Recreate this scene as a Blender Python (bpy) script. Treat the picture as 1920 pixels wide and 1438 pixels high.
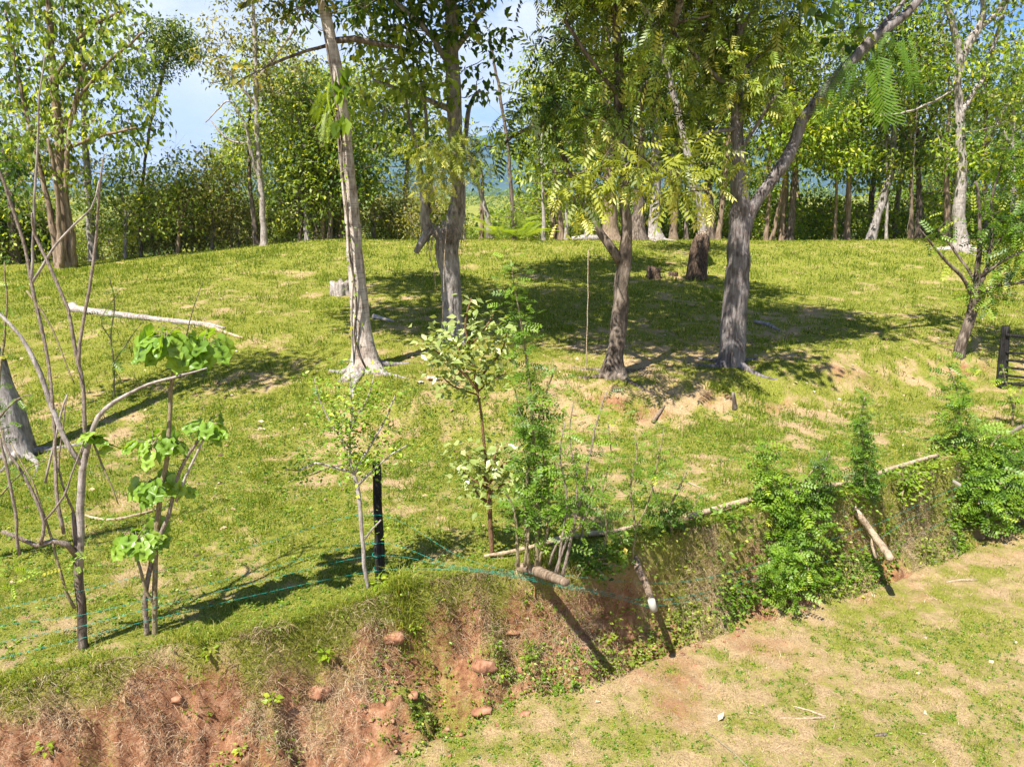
import bpy, math, random
import numpy as np
from mathutils import Vector
rng = np.random.RandomState(11)
random.seed(5)
for o in list(bpy.data.objects):
    bpy.data.objects.remove(o, do_unlink=True)
SC = bpy.context.scene
COL = SC.collection
rad = math.radians

# ------------------------------------------------------------------ camera
FPX, CXP, CYP = 1461.0, 960.0, 719.0          # focal length in pixels of the 1920 px wide photograph
PITCH = rad(14.5)
CAM = np.array([0.0, 0.0, 4.5])
cam_d = bpy.data.cameras.new('camera')
cam_d.sensor_width = 36.0
cam_d.lens = 36.0 * FPX / 1920.0
cam_d.clip_end = 30000
cam_d.clip_start = 0.05
cam = bpy.data.objects.new('camera', cam_d)
COL.objects.link(cam)
cam.location = CAM
cam.rotation_euler = (math.pi / 2 - PITCH, 0, 0)
SC.camera = cam

# ------------------------------------------------------------------ world, sun, exposure
HAZE_D = 0.8e-4
SUN_EL = rad(57)
SUN_DIR = np.array([-0.60, -0.80])            # where the sun stands, seen from above
w = bpy.data.worlds.new('World')
SC.world = w
w.use_nodes = True
nt = w.node_tree
nt.nodes.clear()
out = nt.nodes.new('ShaderNodeOutputWorld')
bg = nt.nodes.new('ShaderNodeBackground')
bg.inputs['Strength'].default_value = 0.09
sky = nt.nodes.new('ShaderNodeTexSky')
sky.sky_type = 'NISHITA'
sky.sun_disc = False
sky.sun_elevation = SUN_EL
sky.sun_rotation = math.atan2(SUN_DIR[0], SUN_DIR[1])
sky.air_density = 1.0
sky.dust_density = 0.3
sky.ozone_density = 1.5
tc = nt.nodes.new('ShaderNodeTexCoord')
mp = nt.nodes.new('ShaderNodeMapping')
mp.inputs['Scale'].default_value = (1.0, 1.0, 2.6)
mp.inputs['Location'].default_value = (0.35, 0.1, 0.28)
nz = nt.nodes.new('ShaderNodeTexNoise')
nz.inputs['Scale'].default_value = 3.1
nz.inputs['Detail'].default_value = 9
nz.inputs['Roughness'].default_value = 0.56
rp = nt.nodes.new('ShaderNodeValToRGB')
rp.color_ramp.elements[0].position = 0.34
rp.color_ramp.elements[0].color = (0, 0, 0, 1)
rp.color_ramp.elements[1].position = 0.50
rp.color_ramp.elements[1].color = (1, 1, 1, 1)
nz2 = nt.nodes.new('ShaderNodeTexNoise')
nz2.inputs['Scale'].default_value = 9
nz2.inputs['Detail'].default_value = 6
cr = nt.nodes.new('ShaderNodeValToRGB')
cr.color_ramp.elements[0].position = 0.35
cr.color_ramp.elements[0].color = (3.7, 4.0, 4.7, 1)
cr.color_ramp.elements[1].position = 0.62
cr.color_ramp.elements[1].color = (4.7, 4.8, 5.0, 1)
tint = nt.nodes.new('ShaderNodeMix')
tint.data_type = 'RGBA'
tint.blend_type = 'MULTIPLY'
tint.inputs[0].default_value = 1.0
tint.inputs[7].default_value = (0.32, 0.47, 0.76, 1)
mix = nt.nodes.new('ShaderNodeMix')
mix.data_type = 'RGBA'
L = nt.links.new
L(tc.outputs['Generated'], mp.inputs['Vector'])
L(mp.outputs['Vector'], nz.inputs['Vector'])
L(mp.outputs['Vector'], nz2.inputs['Vector'])
L(nz.outputs['Fac'], rp.inputs['Fac'])
L(nz2.outputs['Fac'], cr.inputs['Fac'])
L(sky.outputs['Color'], tint.inputs[6])
sep = nt.nodes.new('ShaderNodeSeparateXYZ')
alt = nt.nodes.new('ShaderNodeMapRange')              # broken cloud low over the horizon, open blue above
alt.inputs['From Min'].default_value = 0.16; alt.inputs['From Max'].default_value = 0.42
alt.inputs['To Min'].default_value = 1.0; alt.inputs['To Max'].default_value = 0.18
L(tc.outputs['Generated'], sep.inputs[0]); L(sep.outputs['Z'], alt.inputs['Value'])
cm = nt.nodes.new('ShaderNodeMath'); cm.operation = 'MULTIPLY'
L(rp.outputs['Color'], cm.inputs[0]); L(alt.outputs[0], cm.inputs[1])
L(cm.outputs[0], mix.inputs[0])
L(tint.outputs[2], mix.inputs[6])
L(cr.outputs['Color'], mix.inputs[7])
L(mix.outputs[2], bg.inputs['Color'])
L(bg.outputs['Background'], out.inputs['Surface'])

sun_d = bpy.data.lights.new('sun', 'SUN')
sun_d.energy = 5.0
sun_d.angle = rad(0.5)
sun_d.color = (1.0, 0.95, 0.86)
sun = bpy.data.objects.new('sun', sun_d)
COL.objects.link(sun)
sv = Vector((SUN_DIR[0] * math.cos(SUN_EL), SUN_DIR[1] * math.cos(SUN_EL), math.sin(SUN_EL)))
sun.rotation_euler = sv.to_track_quat('Z', 'Y').to_euler()
sun.location = (-20, -20, 40)
SC.view_settings.view_transform = 'Standard'
SC.view_settings.look = 'None'
SC.view_settings.exposure = 1.42
SC.view_settings.gamma = 1.0
SC.render.engine = 'CYCLES'
SC.cycles.max_bounces = 6
SC.cycles.diffuse_bounces = 3
SC.cycles.glossy_bounces = 2
SC.cycles.transmission_bounces = 4
SC.cycles.transparent_max_bounces = 8
SC.cycles.caustics_reflective = False
SC.cycles.caustics_refractive = False

# ------------------------------------------------------------------ noise
_T = rng.rand(256, 256)
def vnoise(x, y):
    x = np.asarray(x, float); y = np.asarray(y, float)
    xi = np.floor(x).astype(int); yi = np.floor(y).astype(int)
    fx = x - xi; fy = y - yi
    fx = fx * fx * (3 - 2 * fx); fy = fy * fy * (3 - 2 * fy)
    a = _T[xi % 256, yi % 256]; b = _T[(xi + 1) % 256, yi % 256]
    c = _T[xi % 256, (yi + 1) % 256]; d = _T[(xi + 1) % 256, (yi + 1) % 256]
    return (a * (1 - fx) + b * fx) * (1 - fy) + (c * (1 - fx) + d * fx) * fy
def fbm(x, y, n=4, seed=0):
    """about -0.5 .. 0.5"""
    s = 0; a = 0.5; t = 0
    for i in range(n):
        ca, sa = math.cos(0.7 * i + 0.3), math.sin(0.7 * i + 0.3)
        s = s + a * vnoise((x * ca - y * sa) * 2 ** i + 17.3 * i + seed * 7.7, (x * sa + y * ca) * 2 ** i + 5.1 * i + seed * 3.3)
        t += a; a *= 0.5
    return s / t - 0.5
def S(t):
    t = np.clip(t, 0, 1)
    return t * t * (3 - 2 * t)

# ------------------------------------------------------------------ picture rays
CP, SP = math.cos(PITCH), math.sin(PITCH)
def ray(px, py):
    u = (px - CXP) / FPX; v = (CYP - py) / FPX
    return np.array([u, CP + v * SP, -SP + v * CP])
def on_plane(px, py, z):
    d = ray(px, py)
    return CAM + d * ((z - CAM[2]) / d[2])
def V(px, py, Y):
    """point of the vertical plane at distance Y ahead"""
    d = ray(px, py)
    return CAM + d * (Y / d[1])

ROADZ = -1.3
_top = [(-700, 1480), (-300, 1370), (0, 1288), (150, 1248), (300, 1215), (500, 1180), (640, 1140), (720, 1115), (860, 1085),
        (960, 1072), (1060, 1068), (1150, 1045), (1250, 1010), (1400, 968), (1600, 925), (1760, 880), (1920, 825), (2200, 740), (2600, 640)]
_toe = [(-700, 2400), (-300, 2020), (0, 1800), (150, 1700), (400, 1590), (560, 1500), (700, 1430), (850, 1370), (950, 1320), (1100, 1262), (1250, 1205),
        (1450, 1125), (1700, 1048), (1900, 985), (2200, 890), (2600, 770)]
_foot = [(-900, 900), (0, 890), (600, 865), (800, 845), (1200, 812), (1500, 782), (1700, 750), (1850, 735), (2300, 690)]
_tp = np.array([on_plane(a, b, 0.0)[:2] for a, b in _top])
_te = np.array([on_plane(a, b, ROADZ)[:2] for a, b in _toe])
_ft = np.array([on_plane(a, b, 0.0)[:2] for a, b in _foot])
for _a in (_tp, _te, _ft):
    assert (np.diff(_a[:, 0]) > 0).all(), _a

def edge_y(X):
    return np.interp(X, _tp[:, 0], _tp[:, 1]) + 0.22 * fbm(X * 1.6, X * 0 + 3.1, 3, 4)
def toe_y(X):
    return np.interp(X, _te[:, 0], _te[:, 1]) + 0.35 * fbm(X * 1.1, X * 0 + 9.1, 3, 6)
def foot_y(X):
    return np.interp(X, _ft[:, 0], _ft[:, 1])

def ground(X, Y, fine=True):
    X = np.asarray(X, float); Y = np.asarray(Y, float)
    yt = edge_y(X); ye = np.minimum(toe_y(X), yt - 0.55)
    t = np.clip((yt - Y) / (yt - ye), 0, 1)
    u_ = np.clip(t / 0.40, 0, 1)
    prof = 0.64 * (1 - (1 - u_) ** 2.2) * S(t / .05) + 0.36 * t ** 1.2
    z = ROADZ * prof
    rs = S((X - 1.3) / 1.6)                      # crumbled lower slope towards the right
    prof = prof * (1 - .75 * rs) + .75 * rs * (0.25 * S(t / .15) + 0.75 * t)
    # terrace, long slope, crest, fall behind it
    yf = foot_y(X)
    left = S((-2.0 - X) / 3.0)
    wd = 2.0 + 6.0 * left
    z = z + 0.60 * S((Y - yf) / wd)
    s = np.clip((Y - yf - 1.6) / 22.0, 0, 1)
    z = z + 1.26 * s + 0.30 * S((X - 6) / 20) * s
    z = z - 1.1 * S((-7 - X) / 15) * s
    c = np.clip(Y - 36.5, 0, None)
    z = z - np.minimum(0.02 * c * c, 0.45 * c) * (c < 60) - (c >= 60) * 27.0
    far = S((Y - 150) / 600)
    z = np.where(Y > 96.5, np.maximum(z, -25.0) + far * 17 * (0.6 + 0.8 * fbm(X / 160, Y / 260, 3, 2)) + 3 * fbm(X / 60, Y / 60, 3, 9) * S((Y - 96) / 60), z)
    z = z - 60 * S((Y - 900) / 1500)
    z = z + 0.16 * fbm(X / 3.5, Y / 3.5, 3, 1) * S((Y - yt) / 2) + 0.05 * fbm(X / 1.5, Y / 1.5, 3, 8)
    # worn hump and cut round the trees on the terrace
    if fine:
        m = S(t / 0.12) * S((1.12 - (yt - Y) / (yt - ye)) / 0.2)
        bl = np.abs(fbm(X * 1.9, Y * 1.5, 4, 12)) * 2
        z = z + m * (0.70 * fbm(X * 2.2, Y * 1.6, 4, 3) + 0.22 * fbm(X * 9, Y * 7, 3, 5) + 0.42 * bl - 0.16)
        gul = np.clip(0.5 - np.abs(fbm(X * 2.4, Y * 0.35, 2, 15)) * 9, 0, 1)
        z = z - 0.20 * gul * m
        band = np.exp(-((Y - yf - 0.9) / 1.1) ** 2) * (1 - left)
        z = z + band * 0.20 * fbm(X * 1.8, Y * 1.8, 4, 21)
        z = z + (1 - m) * 0.05 * fbm(X * 5, Y * 5, 3, 33) * S((60 - Y) / 20)
    return z
def gz(x, y):
    return float(ground(np.array([x]), np.array([y]))[0])
def G(px, py):
    """where the ray through the pixel meets the ground"""
    d = ray(px, py)
    t = np.concatenate([np.arange(3.5, 20, 0.01), np.arange(20, 120, 0.05)])
    P = CAM[None] + d[None] * t[:, None]
    gap = P[:, 2] - ground(P[:, 0], P[:, 1])
    below = np.nonzero((gap < 0) & (P[:, 1] < 41))[0]
    near = np.where(P[:, 1] < 44, gap, 99)
    p = P[below[0]] if len(below) else P[np.argmin(near)]     # past the crest: its nearest brow
    return np.array([p[0], p[1], gz(p[0], p[1])])

# ------------------------------------------------------------------ mesh helpers
class MB:
    def __init__(s):
        s.v = []; s.q = []; s.t = []; s.qv = []; s.tv = []; s.n = 0
    def add(s, v, q=None, t=None, qval=0.5, tval=0.5):
        v = np.asarray(v, float).reshape(-1, 3)
        if q is not None and len(q):
            q = np.asarray(q, int).reshape(-1, 4); s.q.append(q + s.n)
            s.qv.append(np.broadcast_to(qval, (len(q),)).astype(float))
        if t is not None and len(t):
            t = np.asarray(t, int).reshape(-1, 3); s.t.append(t + s.n)
            s.tv.append(np.broadcast_to(tval, (len(t),)).astype(float))
        s.v.append(v); s.n += len(v)
        return s
    def build(s, name, mat, parent=None, smooth=False, origin=None, label=None):
        v = np.concatenate(s.v) if s.v else np.zeros((0, 3))
        o0 = np.array([0, 0, 0.0])
        pp = parent
        while pp is not None:
            o0 = o0 + np.array(pp.location); pp = pp.parent
        if origin is not None: o0 = np.array(origin, float)
        v = v - o0
        q = np.concatenate(s.q) if s.q else np.zeros((0, 4), int)
        t = np.concatenate(s.t) if s.t else np.zeros((0, 3), int)
        me = bpy.data.meshes.new(name)
        me.vertices.add(len(v)); me.vertices.foreach_set('co', v.astype(np.float32).ravel())
        nl = len(q) * 4 + len(t) * 3
        me.loops.add(nl)
        me.loops.foreach_set('vertex_index', np.concatenate([q.ravel(), t.ravel()]).astype(np.int32))
        me.polygons.add(len(q) + len(t))
        st = np.concatenate([np.arange(len(q)) * 4, len(q) * 4 + np.arange(len(t)) * 3]).astype(np.int32)
        me.polygons.foreach_set('loop_start', st)
        if smooth:
            me.polygons.foreach_set('use_smooth', np.ones(len(q) + len(t), bool))
        val = np.concatenate((s.qv or [np.zeros(0)]) + (s.tv or [np.zeros(0)]))
        me.update(calc_edges=True)
        a = me.attributes.new('val', 'FLOAT', 'FACE')
        a.data.foreach_set('value', val.astype(np.float32))
        me.materials.append(mat)
        ob = bpy.data.objects.new(name, me)
        COL.objects.link(ob)
        if parent is not None: ob.parent = parent
        elif origin is not None: ob.location = o0
        if label: ob['label'] = label
        return ob

def thing(name, label, cat, loc, group=None):
    o = bpy.data.objects.new(name, None)
    COL.objects.link(o)
    o.empty_display_size = 0.1
    o.location = tuple(float(c) for c in loc)
    o['label'] = label; o['category'] = cat
    if group: o['group'] = group
    return o
def tag(o, label, cat=None, group=None, kind=None):
    if label: o['label'] = label
    if cat: o['category'] = cat
    if group: o['group'] = group
    if kind: o['kind'] = kind
    return o
def copy_tree(o, parent=None):
    c = o.copy(); COL.objects.link(c)
    if parent is not None: c.parent = parent
    for ch in o.children: copy_tree(ch, c)
    return c

def resample(P, Rr, step):
    P = np.asarray(P, float); Rr = np.asarray(Rr, float)
    if len(P) == 2:
        n = max(2, int(np.linalg.norm(P[1] - P[0]) / step) + 1)
        u = np.linspace(0, 1, n)[:, None]
        return P[0] * (1 - u) + P[1] * u, Rr[0] * (1 - u[:, 0]) + Rr[1] * u[:, 0]
    E = np.vstack([2 * P[0] - P[1], P, 2 * P[-1] - P[-2]])
    op = []; orr = []
    for i in range(len(P) - 1):
        p0, p1, p2, p3 = E[i], E[i + 1], E[i + 2], E[i + 3]
        n = max(1, int(np.linalg.norm(p2 - p1) / step))
        for k in range(n):
            u = k / n
            op.append(0.5 * ((2 * p1) + (-p0 + p2) * u + (2 * p0 - 5 * p1 + 4 * p2 - p3) * u * u + (-p0 + 3 * p1 - 3 * p2 + p3) * u ** 3))
            orr.append(Rr[i] * (1 - u) + Rr[i + 1] * u)
    op.append(P[-1]); orr.append(Rr[-1])
    return np.array(op), np.array(orr)

def tube(mb, P, Rr, n=8, step=0.15, rough=0.0, flare=0.0, lobes=5, flare_h=0.6, val=0.5, cap=True, seed=0, wob=0.0):
    P, Rr = resample(P, Rr, step)
    m = len(P)
    if wob:
        k = np.arange(m)
        P = P.copy()
        P[1:-1, 0] += wob * (vnoise(k[1:-1] * 0.6, seed + 0 * k[1:-1]) - 0.5)
        P[1:-1, 1] += wob * (vnoise(k[1:-1] * 0.6, seed + 9.5 + 0 * k[1:-1]) - 0.5)
        P[1:-1, 2] += wob * (vnoise(k[1:-1] * 0.6, seed + 4.5 + 0 * k[1:-1]) - 0.5)
    T = np.gradient(P, axis=0) if m > 1 else np.array([[0, 0, 1.0]])
    T /= np.linalg.norm(T, axis=1)[:, None] + 1e-9
    ref = np.array([1.0, 0.05, 0.02]) if abs(T[0][0]) < 0.9 else np.array([0.02, 1, 0.05])
    verts = np.zeros((m, n, 3))
    a = np.arange(n) * 2 * math.pi / n
    h = np.concatenate([[0], np.cumsum(np.linalg.norm(np.diff(P, axis=0), axis=1))])
    for i in range(m):
        u = ref - T[i] * ref.dot(T[i]); u /= np.linalg.norm(u); ref = u
        b = np.cross(T[i], u)
        r = Rr[i] * np.ones(n)
        if rough:
            r = r * (1 + rough * 2 * (vnoise(np.cos(a) * 1.6 + 20 + seed, h[i] * 2.2 / max(Rr[0] * 4, .05) * .25 + np.sin(a) * 1.6 + 40) - 0.5)
                     + rough * (vnoise(np.cos(a) * 5 + 60, h[i] * 3 + np.sin(a) * 5 + seed) - 0.5))
        if flare:
            f = math.exp(-h[i] / flare_h)
            lob = np.clip(np.cos(a * lobes + seed + 0.6 * np.sin(a * 2)), -0.2, 1)
            r = r * (1 + flare * f * (0.35 + 0.9 * lob * f))
        verts[i] = P[i] + np.outer(np.cos(a) * r, u) + np.outer(np.sin(a) * r, b)
    idx = np.arange(m * n).reshape(m, n)
    q = np.stack([idx[:-1], np.roll(idx[:-1], -1, 1), np.roll(idx[1:], -1, 1), idx[1:]], -1).reshape(-1, 4)
    vv = verts.reshape(-1, 3)
    tr = None
    if cap:
        vv = np.vstack([vv, P[-1:] + T[-1:] * Rr[-1] * 0.25, P[:1]])
        e = m * n
        tr = [(idx[-1][k], idx[-1][(k + 1) % n], e) for k in range(n)] + [(idx[0][(k + 1) % n], idx[0][k], e + 1) for k in range(n)]
    mb.add(vv, q, tr, val, val)
    return P

# ------------------------------------------------------------------ leaf templates: x along, y across, z up
def leaf_simple(wd=0.3, fold=0.06, droop=0.16):
    v = [(0, 0, 0), (0.5, 0, -fold - droop * .2), (1, 0, -droop), (0.42, wd, droop * .1), (0.42, -wd, droop * .1)]
    return np.array(v), np.array([(0, 1, 2, 3), (0, 4, 2, 1)])
def leaf_pinnate(pairs=6, ll=0.30, lw=0.085, hang=0.35, curve=0.35, ang=62):
    v = []; q = []
    def leaflet(p, d, hangf):
        d = np.array(d, float); d[2] -= hangf; d /= np.linalg.norm(d)
        s = np.cross(d, (0, 0, 1.0)); s /= np.linalg.norm(s) + 1e-9
        i = len(v)
        v.extend([p, p + d * ll * .45 + s * lw, p + d * ll, p + d * ll * .45 - s * lw]); q.append((i, i + 1, i + 2, i + 3))
    for k in range(pairs):
        x = 0.18 + 0.78 * k / max(1, pairs - 1)
        p = np.array([x, 0, -curve * x * x * .6 + .08 * x])
        a = rad(ang - 18 * x)
        for sg in (1, -1):
            leaflet(p, (math.cos(a), sg * math.sin(a), 0), hang)
    p = np.array([0.97, 0, -curve * .56 + .08]); leaflet(p, (1, 0.01, -curve), 0)
    i = len(v)   # rachis
    v.extend([np.array([0, .012, 0]), np.array([0, -.012, 0]), np.array([.97, -.006, -curve * .5]), np.array([.97, .006, -curve * .5])])
    q.append((i, i + 1, i + 2, i + 3))
    return np.array(v), np.array(q)
def leaf_lobed():
    # heart shaped leaf with five shallow lobes, a little cupped
    ol = [(0.0, 0.0), (-0.14, .17), (-.02, .42), (.26, .47), (.38, .36), (.62, .45), (.74, .22), (1.0, 0.0)]
    ol = ol + [(x, -y) for x, y in ol[-2:0:-1]]
    v = [(x, y, -0.16 * (x * x) - 0.35 * y * y + 0.05 * math.sin(9 * x)) for x, y in ol]
    n = len(v)
    v += [(0.25, 0, -0.05), (.6, 0, -.11)]
    a, b = n, n + 1
    q = [(0, a, 2, 1), (a, b, 4, 3), (a, 3, 2, a), (b, 6, 5, 4), (b, 7, 7, 6)]
    tris = [(0, a, 1), (1, a, 2), (2, a, 3), (3, a, b), (3, b, 4), (4, b, 5), (5, b, 6), (6, b, 7)]
    tris += [(0 if i == 0 else n - i, (a if j == a else b if j == b else (0 if j == 0 else n - j)), (a if k == a else b if k == b else (0 if k == 0 else n - k))) if True else 0 for i, j, k in tris]
    # make degenerate quads out of triangles by splitting each with its centroid edge midpoint
    vv = [np.array(p) for p in v]; qq = []
    for i, j, k in tris:
        mI = len(vv); vv.append((vv[j] + vv[k]) / 2)
        qq.append((i, j, mI, k))
    return np.array(vv), np.array(qq)
LEAF = {
    'broad': leaf_simple(0.27), 'oval': leaf_simple(0.29, .035, .25), 'narrow': leaf_simple(0.14, .03, .3),
    'pinnate': leaf_pinnate(5, .42, .065, .75, .5, 68), 'feather': leaf_pinnate(5, .27, .066, .18, .3, 72),
    'frond': leaf_pinnate(20, .25, .014, .4, .8, 68), 'lobed': leaf_lobed(),
    'spray': leaf_pinnate(3, .42, .13, .3, .3, 55),
}
AREA = {'broad': .15, 'oval': .17, 'narrow': .09, 'pinnate': .12, 'feather': .12, 'lobed': .4, 'spray': .16, 'frond': .05}
def add_leaves(mb, kind, P, D, size, vals, up=None, roll=0.5, r=rng):
    """P points, D directions the leaves run, size per leaf"""
    T, Q = LEAF[kind]
    N = len(P)
    if N == 0: return
    D = D / (np.linalg.norm(D, axis=1)[:, None] + 1e-9)
    U = (np.array([0, 0, 1.0]) if up is None else up) + r.normal(0, roll, (N, 3))
    U = U - D * (U * D).sum(1)[:, None]
    U /= np.linalg.norm(U, axis=1)[:, None] + 1e-9
    W = np.cross(U, D)
    s = np.broadcast_to(size, (N,))[:, None, None]
    X = (T[None, :, 0:1] * D[:, None] + T[None, :, 1:2] * W[:, None] + T[None, :, 2:3] * U[:, None]) * s + P[:, None]
    m = len(T)
    q = Q[None] + (np.arange(N) * m)[:, None, None]
    mb.add(X.reshape(-1, 3), q.reshape(-1, 4), None, np.repeat(vals, len(Q)))

# ------------------------------------------------------------------ materials
def newmat(name):
    m = bpy.data.materials.new(name); m.use_nodes = True
    n = m.node_tree.nodes; n.clear()
    return m, n, m.node_tree.links.new
def ramp(n, stops):
    r = n.new('ShaderNodeValToRGB')
    e = r.color_ramp.elements
    while len(e) < len(stops): e.new(0.5)
    for i, (p, c) in enumerate(stops):
        e[i].position = p; e[i].color = (c[0], c[1], c[2], 1)
    return r
def leafmat(name, stops, transl=0.35, rough=0.45, spec=0.4):
    m, n, l = newmat(name)
    at = n.new('ShaderNodeAttribute'); at.attribute_name = 'val'
    r = ramp(n, stops)
    l(at.outputs['Fac'], r.inputs['Fac'])
    p = n.new('ShaderNodeBsdfPrincipled')
    p.inputs['Roughness'].default_value = rough
    p.inputs['Specular IOR Level'].default_value = spec
    l(r.outputs['Color'], p.inputs['Base Color'])
    t = n.new('ShaderNodeBsdfTranslucent')
    mu = n.new('ShaderNodeMix'); mu.data_type = 'RGBA'; mu.blend_type = 'MULTIPLY'; mu.inputs[0].default_value = 1
    mu.inputs[7].default_value = (1.6, 1.5, 0.5, 1)
    l(r.outputs['Color'], mu.inputs[6]); l(mu.outputs[2], t.inputs['Color'])
    mx = n.new('ShaderNodeMixShader'); mx.inputs[0].default_value = transl
    l(p.outputs[0], mx.inputs[1]); l(t.outputs[0], mx.inputs[2])
    o = n.new('ShaderNodeOutputMaterial'); l(mx.outputs[0], o.inputs['Surface'])
    return m
def barkmat(name, dark, mid, light, scale=6.0, patch=0.5, ring=0.0, bump=0.6, stretch=0.3):
    m, n, l = newmat(name)
    tc = n.new('ShaderNodeTexCoord')
    mp = n.new('ShaderNodeMapping'); mp.inputs['Scale'].default_value = (1, 1, stretch)
    l(tc.outputs['Object'], mp.inputs['Vector'])
    a = n.new('ShaderNodeTexNoise'); a.inputs['Scale'].default_value = scale * 2.2; a.inputs['Detail'].default_value = 8; a.inputs['Roughness'].default_value = .65
    l(mp.outputs[0], a.inputs['Vector'])
    b = n.new('ShaderNodeTexNoise'); b.inputs['Scale'].default_value = scale * .45; b.inputs['Detail'].default_value = 4
    l(tc.outputs['Object'], b.inputs['Vector'])
    r = ramp(n, [(0.30, dark), (0.48, mid), (0.66, light)])
    l(a.outputs['Fac'], r.inputs['Fac'])
    r2 = ramp(n, [(0.5 - 0.06, (0, 0, 0)), (0.5 + 0.05, (1, 1, 1))])
    l(b.outputs['Fac'], r2.inputs['Fac'])
    mx = n.new('ShaderNodeMix'); mx.data_type = 'RGBA'; mx.inputs[7].default_value = (light[0], light[1], light[2], 1)
    ml = n.new('ShaderNodeMath'); ml.operation = 'MULTIPLY'; ml.inputs[1].default_value = patch
    l(r2.outputs['Color'], ml.inputs[0]); l(ml.outputs[0], mx.inputs[0]); l(r.outputs['Color'], mx.inputs[6])
    src = mx.outputs[2]
    if ring:
        mp2 = n.new('ShaderNodeMapping'); mp2.inputs['Scale'].default_value = (1.5, 1.5, 16)
        l(tc.outputs['Object'], mp2.inputs['Vector'])
        c = n.new('ShaderNodeTexNoise'); c.inputs['Scale'].default_value = 1.6; c.inputs['Detail'].default_value = 3
        l(mp2.outputs[0], c.inputs['Vector'])
        r3 = ramp(n, [(0.36, (1 - ring,) * 3), (0.46, (1, 1, 1))])
        l(c.outputs['Fac'], r3.inputs['Fac'])
        m2 = n.new('ShaderNodeMix'); m2.data_type = 'RGBA'; m2.blend_type = 'MULTIPLY'; m2.inputs[0].default_value = 1
        l(src, m2.inputs[6]); l(r3.outputs['Color'], m2.inputs[7]); src = m2.outputs[2]
    bp = n.new('ShaderNodeBump'); bp.inputs['Strength'].default_value = bump; bp.inputs['Distance'].default_value = 0.07
    l(a.outputs['Fac'], bp.inputs['Height'])
    p = n.new('ShaderNodeBsdfPrincipled'); p.inputs['Roughness'].default_value = .85; p.inputs['Specular IOR Level'].default_value = .2
    l(src, p.inputs['Base Color']); l(bp.outputs[0], p.inputs['Normal'])
    o = n.new('ShaderNodeOutputMaterial'); l(p.outputs[0], o.inputs['Surface'])
    return m
def valmat(name, stops, rough=.8, transl=0.0):
    return leafmat(name, stops, transl, rough, .15)
#@@TERRAIN
# ------------------------------------------------------------------ terrain
def bank_t(X, Y):
    yt = edge_y(X); ye = np.minimum(toe_y(X), yt - 0.55)
    return (yt - Y) / (yt - ye)
def cover(X, Y):
    """share of living green, share of bare red earth"""
    t = bank_t(X, Y)
    yf = foot_y(X)
    left = S((-2.0 - X) / 3.0)
    n1 = fbm(X / 1.7, Y / 1.7, 3, 40); n2 = fbm(X * 1.4, Y * 1.4, 3, 41); n3 = fbm(X * 4, Y * 4, 2, 42)
    lawn = 0.76 + .85 * n1 + 1.0 * n2 + 1.1 * n3
    lawn = lawn - 0.06 * np.exp(-((Y - yf - 2.6) / 2.2) ** 2) * (1 - .4 * left)
    lawn = lawn - 0.12 * S((X - 1) / 4) * (Y < yf + .3) + 0.06 * S((X - 3) / 4) + 0.18 * S((Y - 24) / 6) + .1 * S((-X - 1) / 3)
    band = np.exp(-((Y - yf - 0.75) / 0.75) ** 2) * (1 - left)
    lawn = lawn - 0.20 * band
    g_bank = 0.16 + 1.3 * n2 + .7 * n3 + 0.5 * np.clip(0.08 - t, 0, .08) / .08 + 0.30 * S((X - 1.0) / 1.5)
    road = 0.38 + 0.35 * n2 + 0.45 * n1 + 0.9 * n3 + .05 * S((X - 2) / 3)
    b = S(t / 0.10); r = S((t - 0.95) / 0.2)
    green = lawn * (1 - b) + g_bank * b * (1 - r) + road * r
    soil_l = band * (0.20 + 2.8 * fbm(X * 1.1, Y * 1.1, 3, 50)) + 0.05
    soil_b = 0.78 + .35 * np.exp(-((X - .2) / 1.1) ** 2) + 1.6 * fbm(X * 1.3, Y * 1.3, 3, 51) - .25 * S((X - 1.0) / 1.5)
    soil_r = 0.14 + 1.2 * fbm(X * .9, Y * .9, 3, 52)
    soil = soil_l * (1 - b) + soil_b * b * (1 - r) + soil_r * r
    return np.clip(green, 0, 1), np.clip(soil, 0, 1)

def axis(parts):
    a = [np.array([parts[0][0]], float)]
    for lo, hi, st in parts:
        k = max(1, int(round((hi - lo) / st)))
        a.append(np.linspace(lo, hi, k + 1)[1:])
    return np.concatenate(a)
gx = axis([(-30, -10.5, .2), (-10.5, -6, .08), (-6, 6.5, .035), (6.5, 11, .07), (11, 34, .2)])
gx = np.concatenate([-np.geomspace(9000, 30.8, 42), gx, np.geomspace(34.8, 9000, 42)])
gy = np.concatenate([np.array([-400, -150, -60, -25, -10, -4, 0, 2.0, 3.0]), axis([(3.5, 4.5, .1), (4.5, 11, .035), (11, 16, .06), (16, 24, .1), (24, 48, .3), (48, 100, 1.2)]), np.geomspace(102, 9000, 75)])
XX, YY = np.meshgrid(gx, gy, indexing='ij')
ZZ = ground(XX, YY)
idx = np.arange(XX.size).reshape(XX.shape)
gq = np.stack([idx[:-1, :-1], idx[1:, :-1], idx[1:, 1:], idx[:-1, 1:]], -1).reshape(-1, 4)

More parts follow.
